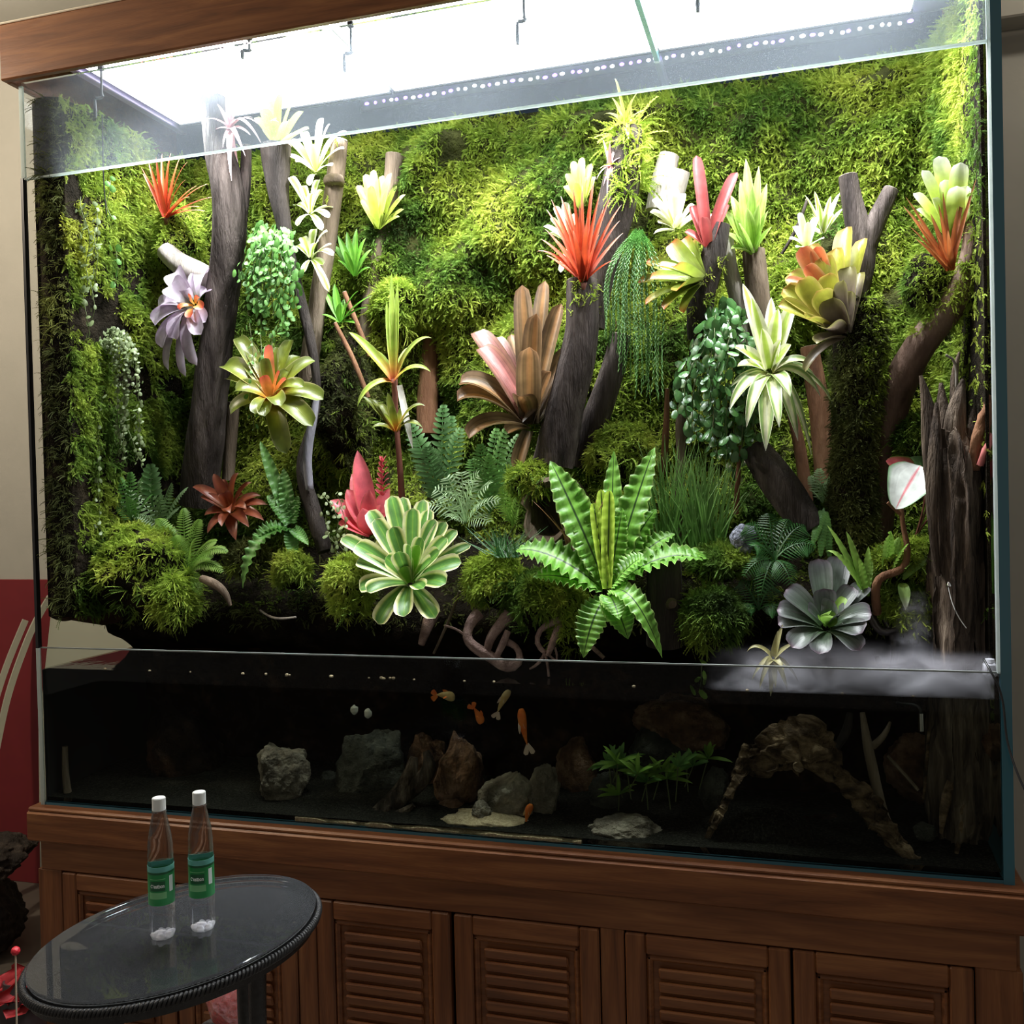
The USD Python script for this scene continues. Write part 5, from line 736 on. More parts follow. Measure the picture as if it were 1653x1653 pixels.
for nm, pb, pt, w, mt in [("white_leaf", (1486, 752, .19), (1446, 822, .14), 78, L_CALW), ("pink_leaf", (1478, 764, .25), (1430, 744, .22), 40, L_CALP), ("pink_leaf", (1565, 770, .24), (1602, 752, .22), 52, L_CALP), ("white_leaf", (1500, 760, .26), (1465, 742, .26), 36, L_FERNB)]:
    put_leaf(t, nm, leaf(at(*pb), at(*pt), w * mpp(bs), .1, (-.1, -.8, .5), "heart", .2, 8, 14), mt); obj("stem", tube([bs, (bs + at(*pb)) / 2 + [.02, .02, .03], at(*pb)], .0022, 6), STEM_RED, t, smooth=True)
plant("bromeliad", "silver green rosette with purple tips hanging over the water at the right", "bromeliad", (1334, 1012, .12), [(1268, 952, 40, .0, .1), (1254, 985, 38, -.02, .12), (1321, 902, 38, .06, .03), (1357, 898, 42, .09, .03), (1378, 948, 32, .03, .08), (1400, 945, 32, .05, .1), (1407, 992, 40, -.03, .15), (1392, 1022, 40, -.07, .18), (1256, 1008, 34, -.03, .2), (1322, 1056, 34, -.09, .15), (1278, 1045, 38, -.07, .2), (1388, 1050, 34, -.08, .2), (1304, 985, 34, -.05, .1), (1346, 970, 34, -.04, .06), (1362, 985, 32, -.06, .1), (1330, 950, 36, -.0, .04), (1290, 970, 32, .02, .1)], L_GREY, axis=(0, -.6, .78), prof="spoon", bend=.12, chan=.35, seed=63)
plant("bromeliad", "", "x", (1334, 1014, .10), [(1338, 992, 26, -.03, .2), (1352, 1005, 18, -.02), (1322, 1000, 20, -.03), (1365, 965, 16, .0)], L_FERNL, axis=(0, -.6, .78), prof="spoon", t=LAST[0], part_name="heart_leaf")
plant("tillandsia", "curly dry olive air plant dipping into the water left of the silver green rosette", "tillandsia", (1248, 1062, .06), [(1206, 1052, 10, -.02, .55), (1264, 1008, 10, .02, .1), (1256, 1018, 9, .0, .1), (1290, 1036, 9, 0, .15), (1244, 1124, 12, -.01, .05), (1226, 1112, 11, -.02, .3), (1272, 1118, 11, -.02, .3), (1214, 1098, 10, 0, .35), (1288, 1100, 10, 0, .35), (1232, 1085, 10, -.03, .2), (1266, 1082, 10, -.03, .2), (1252, 1110, 11, -.03, .1)], L_AIR, prof="needle", bend=.2, wscale=1.3, seed=64)

# ================================================================== moss mounds, logs and roots on the bank
def mound(label, px, py, rx, ry, y, mat, n, seed, core=SOIL, cover=-.25, protos=TUFTS, sc=(.5, 1.1), dy=.8, name="moss_clump"):
    c = at(px, py, y); m = mpp(c); t = thing(name, label, "moss clump", c); b = blob(c, (rx * m, max(rx, ry) * m * dy, ry * m), seed, .42, 1.6, 4)
    obj("core", b, core, t, smooth=True); scatter(t, b, int(n * 2.6), mat, seed, lambda P, N, r: (N[:, 2] > cover + .5 * (fbm(P * 12, 2, seed) - .5)) & (N[:, 1] < .6), sc, protos); scatter(t, b, int(n * .25), MOSS, seed + 1, lambda P, N, r: (N[:, 2] < .2) & (N[:, 2] > -.75) & (N[:, 1] < .4), (.4, .8), LONG, name="hanging_moss"); return t
mound("large mossy boulder with a dark overhang at the lower left", 226, 925, 74, 74, .15, MOSS_LIME, 900, 101, cover=.15)
mound("shaggy yellowish moss hanging under the arching fern", 288, 968, 26, 44, .13, MOSS_LIME, 260, 102, protos=LONG, sc=(.4, .7))
mound("bright lime moss clump left of the cream margined rosette", 565, 948, 32, 52, .16, MOSS_LIME, 520, 103)
mound("green moss clump between the cream margined rosette and the nest fern", 800, 940, 42, 46, .19, MOSS_LIME, 520, 104)
mound("moss clump hanging over the loop of roots", 868, 968, 46, 44, .17, MOSS, 560, 105)
mound("moss clump directly left of the drooping nest fern fronds", 920, 1000, 28, 50, .20, MOSS_LIME, 320, 106)
mound("round green moss clump right of the nest fern", 1150, 1000, 48, 44, .16, MOSS, 640, 107)
mound("dull moss clump behind the round green one", 1162, 912, 46, 28, .22, MOSS, 420, 108)
mound("moss mound under the caladium", 1462, 908, 52, 34, .24, MOSS_LIME, 480, 109)
mound("lower moss mound left of the driftwood stump", 1475, 990, 42, 44, .21, MOSS, 480, 110)
mound("small round moss tuft left of the winding branch", 472, 922, 28, 30, .22, MOSS, 300, 111)
mound("moss cap on top of the hollow log", 858, 778, 34, 28, .26, MOSS_LIME, 320, 112)
mound("mossy hump between the stout trunk and the pinkish stick", 1005, 735, 52, 52, .36, MOSS, 500, 113)
mound("bright moss bulge in front of the cut trunk", 640, 492, 36, 42, .54, MOSS_LIME, 420, 114)
mound("yellow moss bulge beside the slanted trunk", 540, 462, 28, 30, .54, MOSS_LIME, 300, 115)
mound("tall dark mossy hump behind the strappy rosettes", 560, 650, 40, 100, .50, MOSS_DARK, 700, 116)
mound("moss hump under the spiky red orange bromeliad", 292, 392, 32, 52, .43, MOSS_LIME, 420, 117)
mound("dark moss clump in the corner right of the diagonal trunk", 1478, 712, 32, 40, .32, MOSS, 360, 118)
mound("dark moss tuft at the foot of the maroon rosette", 400, 905, 32, 28, .25, MOSS_DARK, 240, 119)
hl = thing("hollow_log", "short hollow log with a dark round opening behind the nest fern", "log", at(880, 830, .28)); hc, hm = at(886, 826, .22), mpp(at(886, 826, .22)); th = np.linspace(0, 2 * np.pi, 41)[:-1]
def ring(r, y, sd): return hc + np.stack([np.cos(th) * r * (1 + .10 * np.sin(3 * th + 1)), 0 * th + y, np.sin(th) * r * 1.25 * (1 + .05 * np.sin(2 * th))], -1) + (noise(np.stack([np.cos(th) * 3, np.sin(th) * 3, 0 * th + y * 9], -1), sd) - .5)[:, None] * .012
rings = [ring(36 * hm, .2, 1), ring(46 * hm, .2, 1), ring(47 * hm, .1, 2), ring(46 * hm, 0, 3), ring(40 * hm, -.012, 3), ring(33 * hm, .0, 4), ring(31 * hm, .15, 5)]
v = np.vstack(rings); i, j = np.meshgrid(np.arange(6), np.arange(40), indexing="ij"); j2 = (j + 1) % 40; f = np.stack([i * 40 + j, i * 40 + j2, (i + 1) * 40 + j2, (i + 1) * 40 + j], -1).reshape(-1, 4); f = np.vstack([f[:, [0, 1, 2]], f[:, [0, 2, 3]]])
f = np.vstack([f, np.c_[np.full(40, 280), 240 + np.arange(40), 240 + (np.arange(40) + 1) % 40]]); v = np.vstack([v, hc + [0, .16, 0]]); obj("log", (v, f), BARK_TAN, hl, smooth=40)
trunk("stump", "short dark upright stump right of the nest fern", [[(1072, 905, .17, 54), (1073, 950, .17, 56), (1074, 1040, .19, 60)]], BARK_DARK, "stump", 120)
c0 = at(1080, 973, .14); s2, _ = trunk("branch_end", "small pale cut branch end sticking out of the short dark stump", [[(1086, 976, .12, 13), (1083, 974, .135, 20), (1080, 972, .17, 24)]], BARK_TAN, "branch", 121, sides=12, cut=False, rough=.3)
rt = thing("looping_roots", "pinkish brown looping roots hanging over the water below the moss", "roots", at(800, 1000, .14))
for k, p in enumerate([[(772, 990, .15, 20), (757, 1012, .12, 16), (755, 1030, .11, 15), (772, 1048, .11, 17), (798, 1064, .12, 18), (822, 1076, .12, 18), (838, 1066, .12, 13), (834, 1046, .13, 10), (818, 1036, .14, 12)], [(822, 992, .15, 22), (806, 1010, .13, 18), (792, 1030, .12, 15), (786, 1050, .12, 12)], [(820, 1018, .13, 10), (810, 1042, .12, 11), (800, 1062, .115, 9)], [(700, 985, .18, 22), (690, 1010, .16, 18), (680, 1040, .16, 10)], [(757, 1030, .12, 5), (735, 1015, .13, 4), (718, 1010, .14, 4)]]):
    obj("root", sweep(pxpath(p), 14, rough=.22, flute=.15, seed=130 + k), ramped("root_pink_brown", [(.3, (.15, .09, .075)), (.7, (.42, .29, .25))], 30, rough=.8, bump=.8) if k == 0 else "/World/Looks/root_pink_brown", rt, smooth=60)
rt = thing("looping_roots", "thinner curled roots hanging left of the nest fern over the water", "roots", at(890, 1000, .14))
for k, p in enumerate([[(915, 1000, .16, 14), (892, 1005, .13, 12), (872, 1018, .12, 9), (868, 1040, .12, 9), (880, 1054, .12, 8)], [(903, 1008, .14, 14), (893, 1035, .12, 12), (884, 1058, .12, 8)], [(880, 1056, .12, 5), (884, 1075, .11, 4), (886, 1092, .1, 4)], [(880, 1054, .12, 5), (868, 1072, .12, 5), (855, 1080, .12, 3)], [(884, 1056, .12, 4), (898, 1066, .12, 4), (896, 1045, .13, 4)], [(925, 1020, .16, 10), (945, 1035, .15, 9), (975, 1062, .15, 7)]]):
    obj("root", sweep(pxpath(p), 12, rough=.2, flute=.12, seed=140 + k), "/World/Looks/root_pink_brown", rt, smooth=60)
rt = thing("twisted_twig", "thin twisted twig with an orange brown fork left of the driftwood stump", "twig", at(1416, 960, .16))
for k, p in enumerate([[(1455, 808, .16, 6), (1458, 850, .16, 8), (1464, 892, .16, 10), (1455, 918, .16, 12), (1420, 934, .16, 13), (1413, 958, .16, 14), (1416, 990, .18, 14)], [(1433, 811, .15, 5), (1445, 822, .155, 6), (1456, 832, .16, 6)]]):
    obj("twig", sweep(pxpath(p), 10, rough=.2, seed=150 + k), BARK_RED, rt, smooth=60)
rt = thing("wet_roots", "dark wet glossy roots at the water edge behind the mist", "roots", at(1440, 1030, .2))
for k, p in enumerate([[(1405, 990, .2, 16), (1425, 1020, .18, 14), (1470, 1010, .18, 9), (1500, 1022, .18, 6)], [(1430, 1000, .2, 14), (1445, 1040, .18, 12), (1440, 1080, .17, 9)], [(1415, 1060, .16, 7), (1425, 1090, .15, 8), (1430, 1110, .15, 6)], [(1460, 985, .2, 12), (1480, 1010, .19, 10), (1500, 1030, .2, 12)]]):
    obj("root", sweep(pxpath(p), 12, rough=.25, flute=.15, seed=160 + k), simple("wet_bark", (.03, .024, .02), .22, spec=.7) if k == 0 else "/World/Looks/wet_bark", rt, smooth=60)

# ================================================================== under water
def rock(label, px, py, rx, ry, y, mat, seed, dy=.8, name="rock", cuts=9):
    c = at(px, py, y); m = mpp(c); return obj(name, facet_rock(c, (rx * m, (rx + ry) / 2 * m * dy, ry * m), seed, cuts), mat, smooth=45, label=label, cat="rock")
rock("round pale pitted rock at the left under water", 456, 1256, 50, 60, .17, ROCK, 1)
rock("large dim grey rock behind the grey driftwood root", 606, 1260, 66, 92, .27, ROCK_DARK, 2)
rock("low dim rock at the foot of the large dim grey one", 575, 1325, 60, 30, .20, ROCK_DARK, 3)
rock("big brown block of rock on the sand heap", 812, 1298, 54, 56, .15, ROCK, 4)
rock("narrow pitted rock standing right of the brown block", 880, 1290, 27, 56, .17, ROCK, 5)
rock("reddish rock standing left of the brown block", 742, 1255, 38, 80, .23, ROCK_RED, 6)
rock("small reddish rock in front of the standing reddish one", 728, 1318, 30, 28, .15, ROCK_RED, 7)
rock("small pale stone half buried in the sand heap", 778, 1318, 17, 26, .08, ROCK, 8)
rock("jagged pale rock on the bottom below the water plant", 1010, 1348, 60, 32, .08, ROCK, 9)
rock("small reddish rock right of the round pitted rock", 512, 1322, 32, 28, .13, ROCK_RED, 10)
rock("dim rock behind the water plant", 1152, 1272, 26, 36, .20, ROCK_DARK, 11)
rock("dim rock left of the arched driftwood", 985, 1290, 36, 44, .24, ROCK_DARK, 12)
rock("dark overhanging rock far left under water", 300, 1240, 60, 110, .29, ROCK_BACK, 13)
rock("reddish rock in the far right corner under water", 1604, 1200, 22, 34, .14, ROCK_RED, 14)
rock("small stone left of the driftwood stump foot", 1494, 1342, 18, 16, .10, ROCK_DARK, 15)
rock("dark rock under the arched driftwood", 1330, 1350, 60, 40, .24, ROCK_BACK, 16)
rock("reddish rock wall bump behind the fish", 1110, 1170, 90, 50, .44, ROCK_RED, 17)
rock("dim reddish rock far back left of the standing reddish one", 690, 1240, 34, 60, .36, ROCK_RED, 18)
rock("dim rock far back above the water plant", 1060, 1215, 60, 44, .40, ROCK_DARK, 19)
rock("dim brown rock far back at the left end", 190, 1270, 50, 44, .36, ROCK_RED, 20)
rock("low dim rock between the pitted rock and the grey driftwood root", 530, 1285, 30, 40, .30, ROCK_DARK, 21)
rock("dim brown rock far back right of the narrow pitted rock", 930, 1250, 34, 60, .38, ROCK_RED, 22)
rock("dim reddish rock under the twig right of the arch", 1470, 1240, 40, 60, .30, ROCK_RED, 23)
rock("pale speckled stone beside the dark palm above the water", 1200, 868, 22, 32, .22, ramped("rock_speckled", [(.4, (.10, .11, .14)), (.55, (.30, .32, .40)), (.7, (.6, .62, .7))], 60, rough=.7, bump=.8), 24)
rb = thing("rotten_branch", "broken pinkish rotten branch end against the right glass behind the driftwood stump", "branch", at(1590, 720, .10))
obj("branch", roughen(sweep(pxpath([(1603, 640, .08, 14), (1590, 676, .09, 24), (1578, 716, .10, 26), (1570, 760, .11, 22)]), 18, rough=.2, flute=.2), .004, 30), BARK_RED, rb, smooth=60); obj("inner_wood", roughen(sweep(pxpath([(1602, 700, .075, 10), (1592, 725, .08, 16), (1582, 752, .09, 12)]), 14, rough=.2), .003, 30), simple("pink_wood", (.48, .14, .13), .7), rb, smooth=60, label="pink inner wood")
trunk("stick", "short tan broken twig lying below the arching fern", [[(326, 934, .12, 12), (348, 944, .11, 14), (366, 962, .11, 10), (372, 978, .11, 5)]], BARK_TAN, "stick", 210, sides=10)
trunk("stick", "thin pale rootlet hanging in the dark under the small round moss tuft", [[(420, 985, .2, 3), (445, 998, .18, 4), (478, 996, .18, 3)]], BARK_PALE, "rootlet", 211, sides=8, cut=False)
hp_ = at(1225, 1375, .12); obj("gravel_heap", blob((hp_[0], .13, Z_RIM + .025), (.14, .08, .07), 5, .12, sub=4), GRAVEL, smooth=True, label="heap of dark grit under the arched driftwood", cat="gravel", kind="stuff")
ar = thing("arched_driftwood", "brown arched piece of driftwood spanning the bottom at the right", "driftwood", at(1290, 1400, .08))
for k, (p, fl) in enumerate([([(1128, 1382, .055, 8), (1150, 1335, .06, 13), (1176, 1285, .065, 17), (1192, 1252, .07, 24), (1206, 1238, .08, 40), (1230, 1228, .085, 58), (1262, 1212, .09, 74), (1295, 1204, .09, 84), (1322, 1222, .09, 60), (1345, 1248, .09, 36), (1368, 1268, .09, 32)], .55), ([(1352, 1250, .09, 26), (1388, 1282, .09, 36), (1418, 1316, .085, 34), (1440, 1352, .075, 26), (1466, 1380, .06, 24), (1496, 1408, .05, 14)], .7), ([(1400, 1328, .07, 10), (1430, 1345, .065, 16), (1462, 1372, .055, 14), (1482, 1404, .045, 8)], .7), ([(1240, 1196, .10, 10), (1268, 1178, .10, 22), (1298, 1172, .10, 26), (1322, 1190, .10, 18), (1340, 1216, .10, 8)], .8), ([(1196, 1236, .075, 12), (1214, 1212, .08, 22), (1236, 1214, .085, 18)], .8)]):
    obj("limb", roughen(sweep(pxpath(p), 48, step=.005, rough=.30, flute=.34, flutes=8, seed=170 + k, flat=fl), .012, 14, k), DRIFT_WET, ar, smooth=60)
for k, (p, lb, mt) in enumerate([([(1372, 1150, .15, 9), (1366, 1180, .14, 14), (1352, 1205, .13, 12), (1340, 1228, .12, 8)], "small dark branch joining the arched driftwood from above", BARK_DARK), ([(1392, 1150, .14, 8), (1402, 1210, .13, 16), (1416, 1275, .12, 17), (1436, 1335, .11, 14), (1448, 1352, .1, 10)], "straight grey green stick leaning behind the arched driftwood", BARK_TAN), ([(1432, 1220, .15, 5), (1458, 1248, .14, 6), (1482, 1276, .13, 6)], "thin slanting twig right of the grey green stick", BARK_TAN), ([(1408, 1205, .14, 12), (1430, 1182, .14, 9), (1437, 1165, .14, 4)], "short forked twig right of the arch top", BARK_TAN)]):
    trunk("sunken_stick", lb, [p], mt, "stick", 180 + k, sides=10, cut=False)
gw = thing("sunken_root", "grey weathered root curving up from the bottom left of the sand", "driftwood", at(640, 1330, .12))
for k, p in enumerate([[(590, 1332, .08, 24), (628, 1302, .10, 30), (656, 1268, .12, 28), (668, 1222, .14, 12)], [(648, 1290, .10, 18), (678, 1262, .12, 22), (692, 1240, .13, 20), (688, 1212, .14, 10)], [(600, 1336, .07, 14), (640, 1318, .08, 16), (668, 1300, .09, 8)]]):
    obj("limb", sweep(pxpath(p), 20, rough=.2, flute=.3, flutes=8, seed=190 + k), DRIFT, gw, smooth=60)
trunk("sunken_stick", "pale stick standing in the far left corner under water", [[(105, 1205, .06, 9), (106, 1250, .06, 11), (112, 1298, .05, 14)]], BARK_TAN, "stick", 195, cut=False)
wp = thing("water_plant", "bushy green water plant with narrow leaves under water", "water plant", at(1050, 1300, .14)); rng = np.random.default_rng(15)
for k in range(15):
    bx, by = rng.uniform(975, 1130), rng.uniform(1235, 1298); y = rng.uniform(.08, .2); nx, ny = bx + rng.normal(5, 12), by - rng.uniform(8, 45); obj("stem", tube([at(bx, by + 20, y), at(nx, ny, y)], .0016, 5), STEM, wp, smooth=True); acc = []
    for q in range(9):
        a = rng.uniform(-.3, math.pi + .5); L = rng.uniform(18, 46); acc.append(leaf(at(nx, ny, y), at(nx + L * math.cos(a), ny - L * math.sin(a) * .75, y + rng.uniform(-.05, .03)), .0105, .12, prof="lance", nu=3, nv=8))
    for l in acc: put_leaf(wp, "leaf", l, L_FERN if k % 2 else L_FERNL)
def fish(label, px0, py0, px1, py1, y, h, mat, tail=None, dy=.0):
    a, b_ = at(px0, py0, y), at(px1, py1, y + dy); L = np.linalg.norm(b_ - a); d = nz(b_ - a); s = nz(np.cross(d, VIEW)); n_ = np.cross(s, d)
    t = thing("fish", label, "fish", (a + b_) / 2, "fish swimming in front of the rocks"); n, k = 22, 16; v_ = np.linspace(0, 1, n); pr = np.sin(np.pi * np.clip(v_ * .97 + .03, 0, 1) ** .62) ** .9 * (1 - .35 * v_) + .06; th = np.linspace(0, 2 * np.pi, k, endpoint=False); hh = h * mpp(a) / 2
    c = a + d * (v_[:, None] * L * .80) + s * (np.sin(v_ * 2.6)[:, None] * hh * .25); P = c[:, None] + hh * pr[:, None, None] * (np.cos(th)[None, :, None] * s * 1.0 + np.sin(th)[None, :, None] * n_ * .62)
    i, j = np.meshgrid(np.arange(n - 1), np.arange(k), indexing="ij"); j2 = (j + 1) % k; f = np.stack([i * k + j, (i + 1) * k + j, (i + 1) * k + j2, i * k + j2], -1).reshape(-1, 4); f = np.vstack([f[:, [0, 1, 2]], f[:, [0, 2, 3]], [[0, q, q + 1] for q in range(1, k - 1)]])
    obj("body", (P.reshape(-1, 3), f), mat, t, smooth=True)
    for q in (-1, 1):
        l = leaf(a + d * L * .76, a + d * L * 1.0 + s * q * hh * .9, hh * 1.1, .05, n_, "spoon", .1, 4, 8); put_leaf(t, "tail_fin", l, tail or mat); e = trimesh.creation.icosphere(2, hh * .14); e.apply_translation(a + d * L * .10 + s * hh * .15 + n_ * q * hh * .36); obj("eye", e, BLACK, t, smooth=True)
        put_leaf(t, "side_fin", leaf(c[7] + n_ * q * hh * .5, c[11] + n_ * q * hh * 1.0 - s * hh * .4, hh * .6, .1, s, "spoon", .1, 4, 6), tail or mat)
    put_leaf(t, "back_fin", leaf(c[7] + s * hh * .8, c[14] + s * hh * 1.0, hh * .5, .2, n_, "lance", .1, 4, 8), tail or mat)
FO = ramped("fish_orange", [(.35, (.80, .14, .02)), (.65, (.85, .26, .05))], 40, rough=.3, bump=.1); FG = ramped("fish_gold", [(.35, (.66, .42, .16)), (.65, (.75, .56, .28))], 40, rough=.3, bump=.1); FT = simple("fish_fin", (.75, .55, .45), .4)
fish("dull orange fish swimming leftmost under the water line", 734, 1126, 697, 1122, .13, 17, FG, FO); fish("short bright orange fish pointing down right", 778, 1168, 760, 1136, .11, 14, FO); fish("pale golden fish rising towards the water line", 822, 1114, 799, 1160, .11, 13, FG, FT); fish("long bright orange fish with a pale tail", 841, 1144, 855, 1218, .10, 15, FO, FT); fish("small orange fish near the bottom beside the narrow rock", 857, 1298, 848, 1336, .08, 13, FO, FG)
acc = []; rng = np.random.default_rng(21)
for px in [455, 460, 528, 590, 608, 615, 622, 628, 664, 420, 385, 300, 235, 160, 745, 792, 1020, 1205, 1475, 1360]:
    p = at(px, 1090, .0); m = blob((p[0], rng.uniform(.014, .03), Z_WATER + .001), np.array([1, .8, .6]) * rng.uniform(.0025, .006), int(px), .3, 2, 2); acc.append(m)
obj("floating_crumbs", acc, SAND, smooth=True, label="pale crumbs floating along the front glass at the water line", cat="crumbs", kind="stuff")
for k, (px, py, lb) in enumerate([(572, 1146, "left one of the two pale scraps drifting under the water line"), (594, 1152, "right one of the two pale scraps drifting under the water line")]):
    obj("scrap", blob(at(px, py, .12), (.011, .006, .013), 200 + k, .35, 2, 3), simple("scrap_pale", (.5, .5, .46), .7) if k == 0 else "/World/Looks/scrap_pale", smooth=True, label=lb, cat="scrap")
c0 = at(1487, 1180, .09); gp = thing("glass_pipe", "short clear pipe hanging in the water left of the driftwood stump", "pipe", c0); obj("pipe", lathe([(.0045, 0), (.0065, 0), (.0065, .042), (.0045, .042), (.0045, 0)], 20, c0), CHROME, gp, smooth=40); obj("hose", tube([c0 + [0, 0, .04], c0 + [-.004, .0, .055], c0 + [-.03, .01, .06], c0 + [-.05, .03, .058]], .003, 8), BLACK, gp, smooth=True)
obj("power_cord", tube([at(1588, 1064, .02), at(1600, 1085, -.012), at(1613, 1112, -.016), at(1621, 1150, -.018), at(1625, 1190, -.02), at(1634, 1225, -.03), at(1653, 1272, -.05), at(1685, 1330, -.07)], .0024, 8), BLACK, smooth=True, label="black power cord hanging over the front glass at the right corner", cat="cord")
c0 = at(1597, 1078, .05); obj("mist_maker", [box(c0[0] - .014, c0[0] + .014, .03, .06, c0[2] - .02, c0[2] + .014, .006), lathe([(0, 0), (.012, 0), (.010, .008), (0, .01)], 16, (c0[0], .045, c0[2] + .013))], simple("clear_grey_plastic", (.55, .56, .62), .15), smooth=40, label="small pale mist maker head in the right corner by the cord", cat="mist maker")

# ================================================================== table, bottles and things in the room
TC, TZ, ang = np.array([1.0123, -.7401]), .78, math.atan2(.9478, .3189); EA, EB = .2857, .2120
def ell(r, z, n=96, k=0): th = np.linspace(0, 2 * np.pi, n, endpoint=False); x, y = (EA + k) * r * np.cos(th), (EB + k) * r * np.sin(th); return np.stack([TC[0] + x * math.cos(ang) - y * math.sin(ang), TC[1] + x * math.sin(ang) + y * math.cos(ang), 0 * th + z], -1)
def stack(rings, close=True):
    n = len(rings[0]); v = np.vstack(rings); f = []
    for i in range(len(rings) - 1):
        j = np.arange(n); j2 = (j + 1) % n; f += [np.c_[i * n + j, i * n + j2, (i + 1) * n + j2], np.c_[i * n + j, (i + 1) * n + j2, (i + 1) * n + j]]
    if close:
        a = len(v); v = np.vstack([v, rings[0].mean(0), rings[-1].mean(0)]); f += [np.c_[np.full(n, a), j2, j], np.c_[np.full(n, a + 1), (len(rings) - 1) * n + j, (len(rings) - 1) * n + j2]]
    return trimesh.Trimesh(v, np.vstack(f), process=False)
tb = thing("rattan_table", "oval black rattan table with a glass top standing in front of the cabinet", "table", (*TC, 0))
TOPG = M("table_glass", {"t": ("transparent_bsdf", {"color": (.90, .92, .92)}), "g": ("glossy_bsdf", {"color": (1, 1, 1), "roughness": .02}), "f": ("fresnel", {"IOR": 1.5}), "x": ("mix_closure", {}), "d": ("diffuse_bsdf", {"color": (.42, .43, .46)}), "h": ("mix_closure", {"fac": .022})}, [("f.fac", "x.fac"), ("t.BSDF", "x.closure1"), ("g.BSDF", "x.closure2"), ("x.closure", "h.closure1"), ("d.BSDF", "h.closure2")], "h.closure")
obj("glass_top", stack([ell(1, TZ - .006, k=-.002), ell(1, TZ - .005), ell(1, TZ - .0012), ell(1, TZ, k=-.0015)]), TOPG, tb, smooth=30)
obj("woven_top", stack([ell(.975, TZ - .020), ell(.975, TZ - .0085)]), M("weave", {"g": ("geometry", {}), "w": ("checker_texture", {"scale": 190.0, "color1": (.012, .012, .013), "color2": (.10, .10, .104)}), "m": ("mapping", {"rotation": (0, 0, .5)}), "p": ("principled_bsdf", {"roughness": .35}), "b": ("bump", {"strength": .6, "distance": .004})}, [("g.position", "m.vector"), ("m.vector", "w.vector"), ("w.color", "p.base_color"), ("w.fac", "b.height"), ("b.normal", "p.normal")], "p.BSDF"), tb, smooth=30)
obj("rim_band", stack([ell(.99, TZ - .044, k=-.014), ell(.99, TZ - .044), ell(.99, TZ - .010), ell(.99, TZ - .010, k=-.014)], False), RATTAN, tb, smooth=30)
nt, tw = 2000, 220; q = np.linspace(0, 2 * np.pi, nt, endpoint=False); base_ = ell(1, 0, nt); nrm = nz(np.stack([base_[:, 0] - TC[0], base_[:, 1] - TC[1], 0 * q], -1))
for s in range(2):
    ph = q * tw / 2 + s * np.pi; c = base_ * [1, 1, 0] + [0, 0, TZ - .019] + nrm * (.0055 + .004 * np.cos(ph))[:, None] + np.array([0, 0, 1.0]) * (.0055 * np.sin(ph))[:, None]; c = np.vstack([c, c[:1]])
    t_ = nz(np.gradient(c, axis=0)); a_ = nz(np.cross(t_, [.01, .02, 1.0])); b_ = np.cross(t_, a_); h6 = np.arange(6) * np.pi / 3; j = np.arange(6); j2 = (j + 1) % 6
    v = (c[:, None] + .0036 * (np.cos(h6)[None, :, None] * a_[:, None] + np.sin(h6)[None, :, None] * b_[:, None])).reshape(-1, 3)
    obj("rim_braid", (v, np.vstack([np.vstack([np.c_[i * 6 + j, i * 6 + j2, i * 6 + 6 + j2], np.c_[i * 6 + j, i * 6 + 6 + j2, i * 6 + 6 + j]]) for i in range(len(c) - 1)])), RATTAN, tb, smooth=True)
for k, a in enumerate((.35, 1.9, 3.5, 5.05)):
    p = ell(.70, 0, 360)[int(a / 2 / np.pi * 360)]; p2 = ell(.9, 0, 360)[int(a / 2 / np.pi * 360)]; obj("leg", sweep(np.array([[*p[:2], TZ - .02, .017], [*p[:2], .4, .016], [*p2[:2], .002, .017]]), 14, rough=.02, flute=0), RATTAN, tb, smooth=50)
obj("lower_ring", [sweep(np.c_[np.vstack([ell(.78, .22, 48), ell(.78, .22, 48)[:1]]), np.full(49, .009)], 8, rough=0, flute=0)], RATTAN, tb, smooth=True)
# bottles
PET = M("clear_bottle", {"p": ("principled_bsdf", {"base_color": (.96, .97, 1.0), "roughness": .02, "transmission_weight": 1.0, "ior": 1.30}), "t": ("transparent_bsdf", {"color": (.93, .94, .96)}), "x": ("mix_closure", {"fac": .35})}, [("p.BSDF", "x.closure1"), ("t.BSDF", "x.closure2")], "x.closure")
GRN = simple("label_green", (.012, .22, .055), .35); GRND = simple("label_dark_green", (.006, .085, .03), .35); GRNL = simple("label_light_green", (.16, .42, .18), .35); TEAL = simple("label_teal", (.12, .38, .33), .3); CAPM = simple("cap_white", (.82, .85, .84), .4); INK = simple("label_ink_white", (.85, .88, .85), .4); BASEW = simple("bottle_base_frost", (.80, .80, .86), .15)
def bend(m, r, a0, z0):
    """wraps a flat mesh (x along, y up, z out) on a cylinder"""
    m = m.copy(); v = np.array(m.vertices); a = a0 + v[:, 0] / r; rr = r + v[:, 2]; m.vertices = np.stack([rr * np.cos(a), rr * np.sin(a), z0 + v[:, 1]], -1); return m
def patch(w, h, d=.0003, n=10): 
    m = trimesh.creation.box((w, h, d)); m = m.subdivide_to_size(w / n); return m
BL = at(263, 1511, 0); b1 = np.array([.9980, -.7790, TZ]); b2 = np.array([1.0530, -.7310, TZ])
bt = thing("water_bottle", "left one of the two water bottles with green labels on the oval table", "bottle", b1, "green label water bottles on the table"); fa = math.radians(-62)
def lo(m): m = m.copy(); m.apply_translation(b1); return m
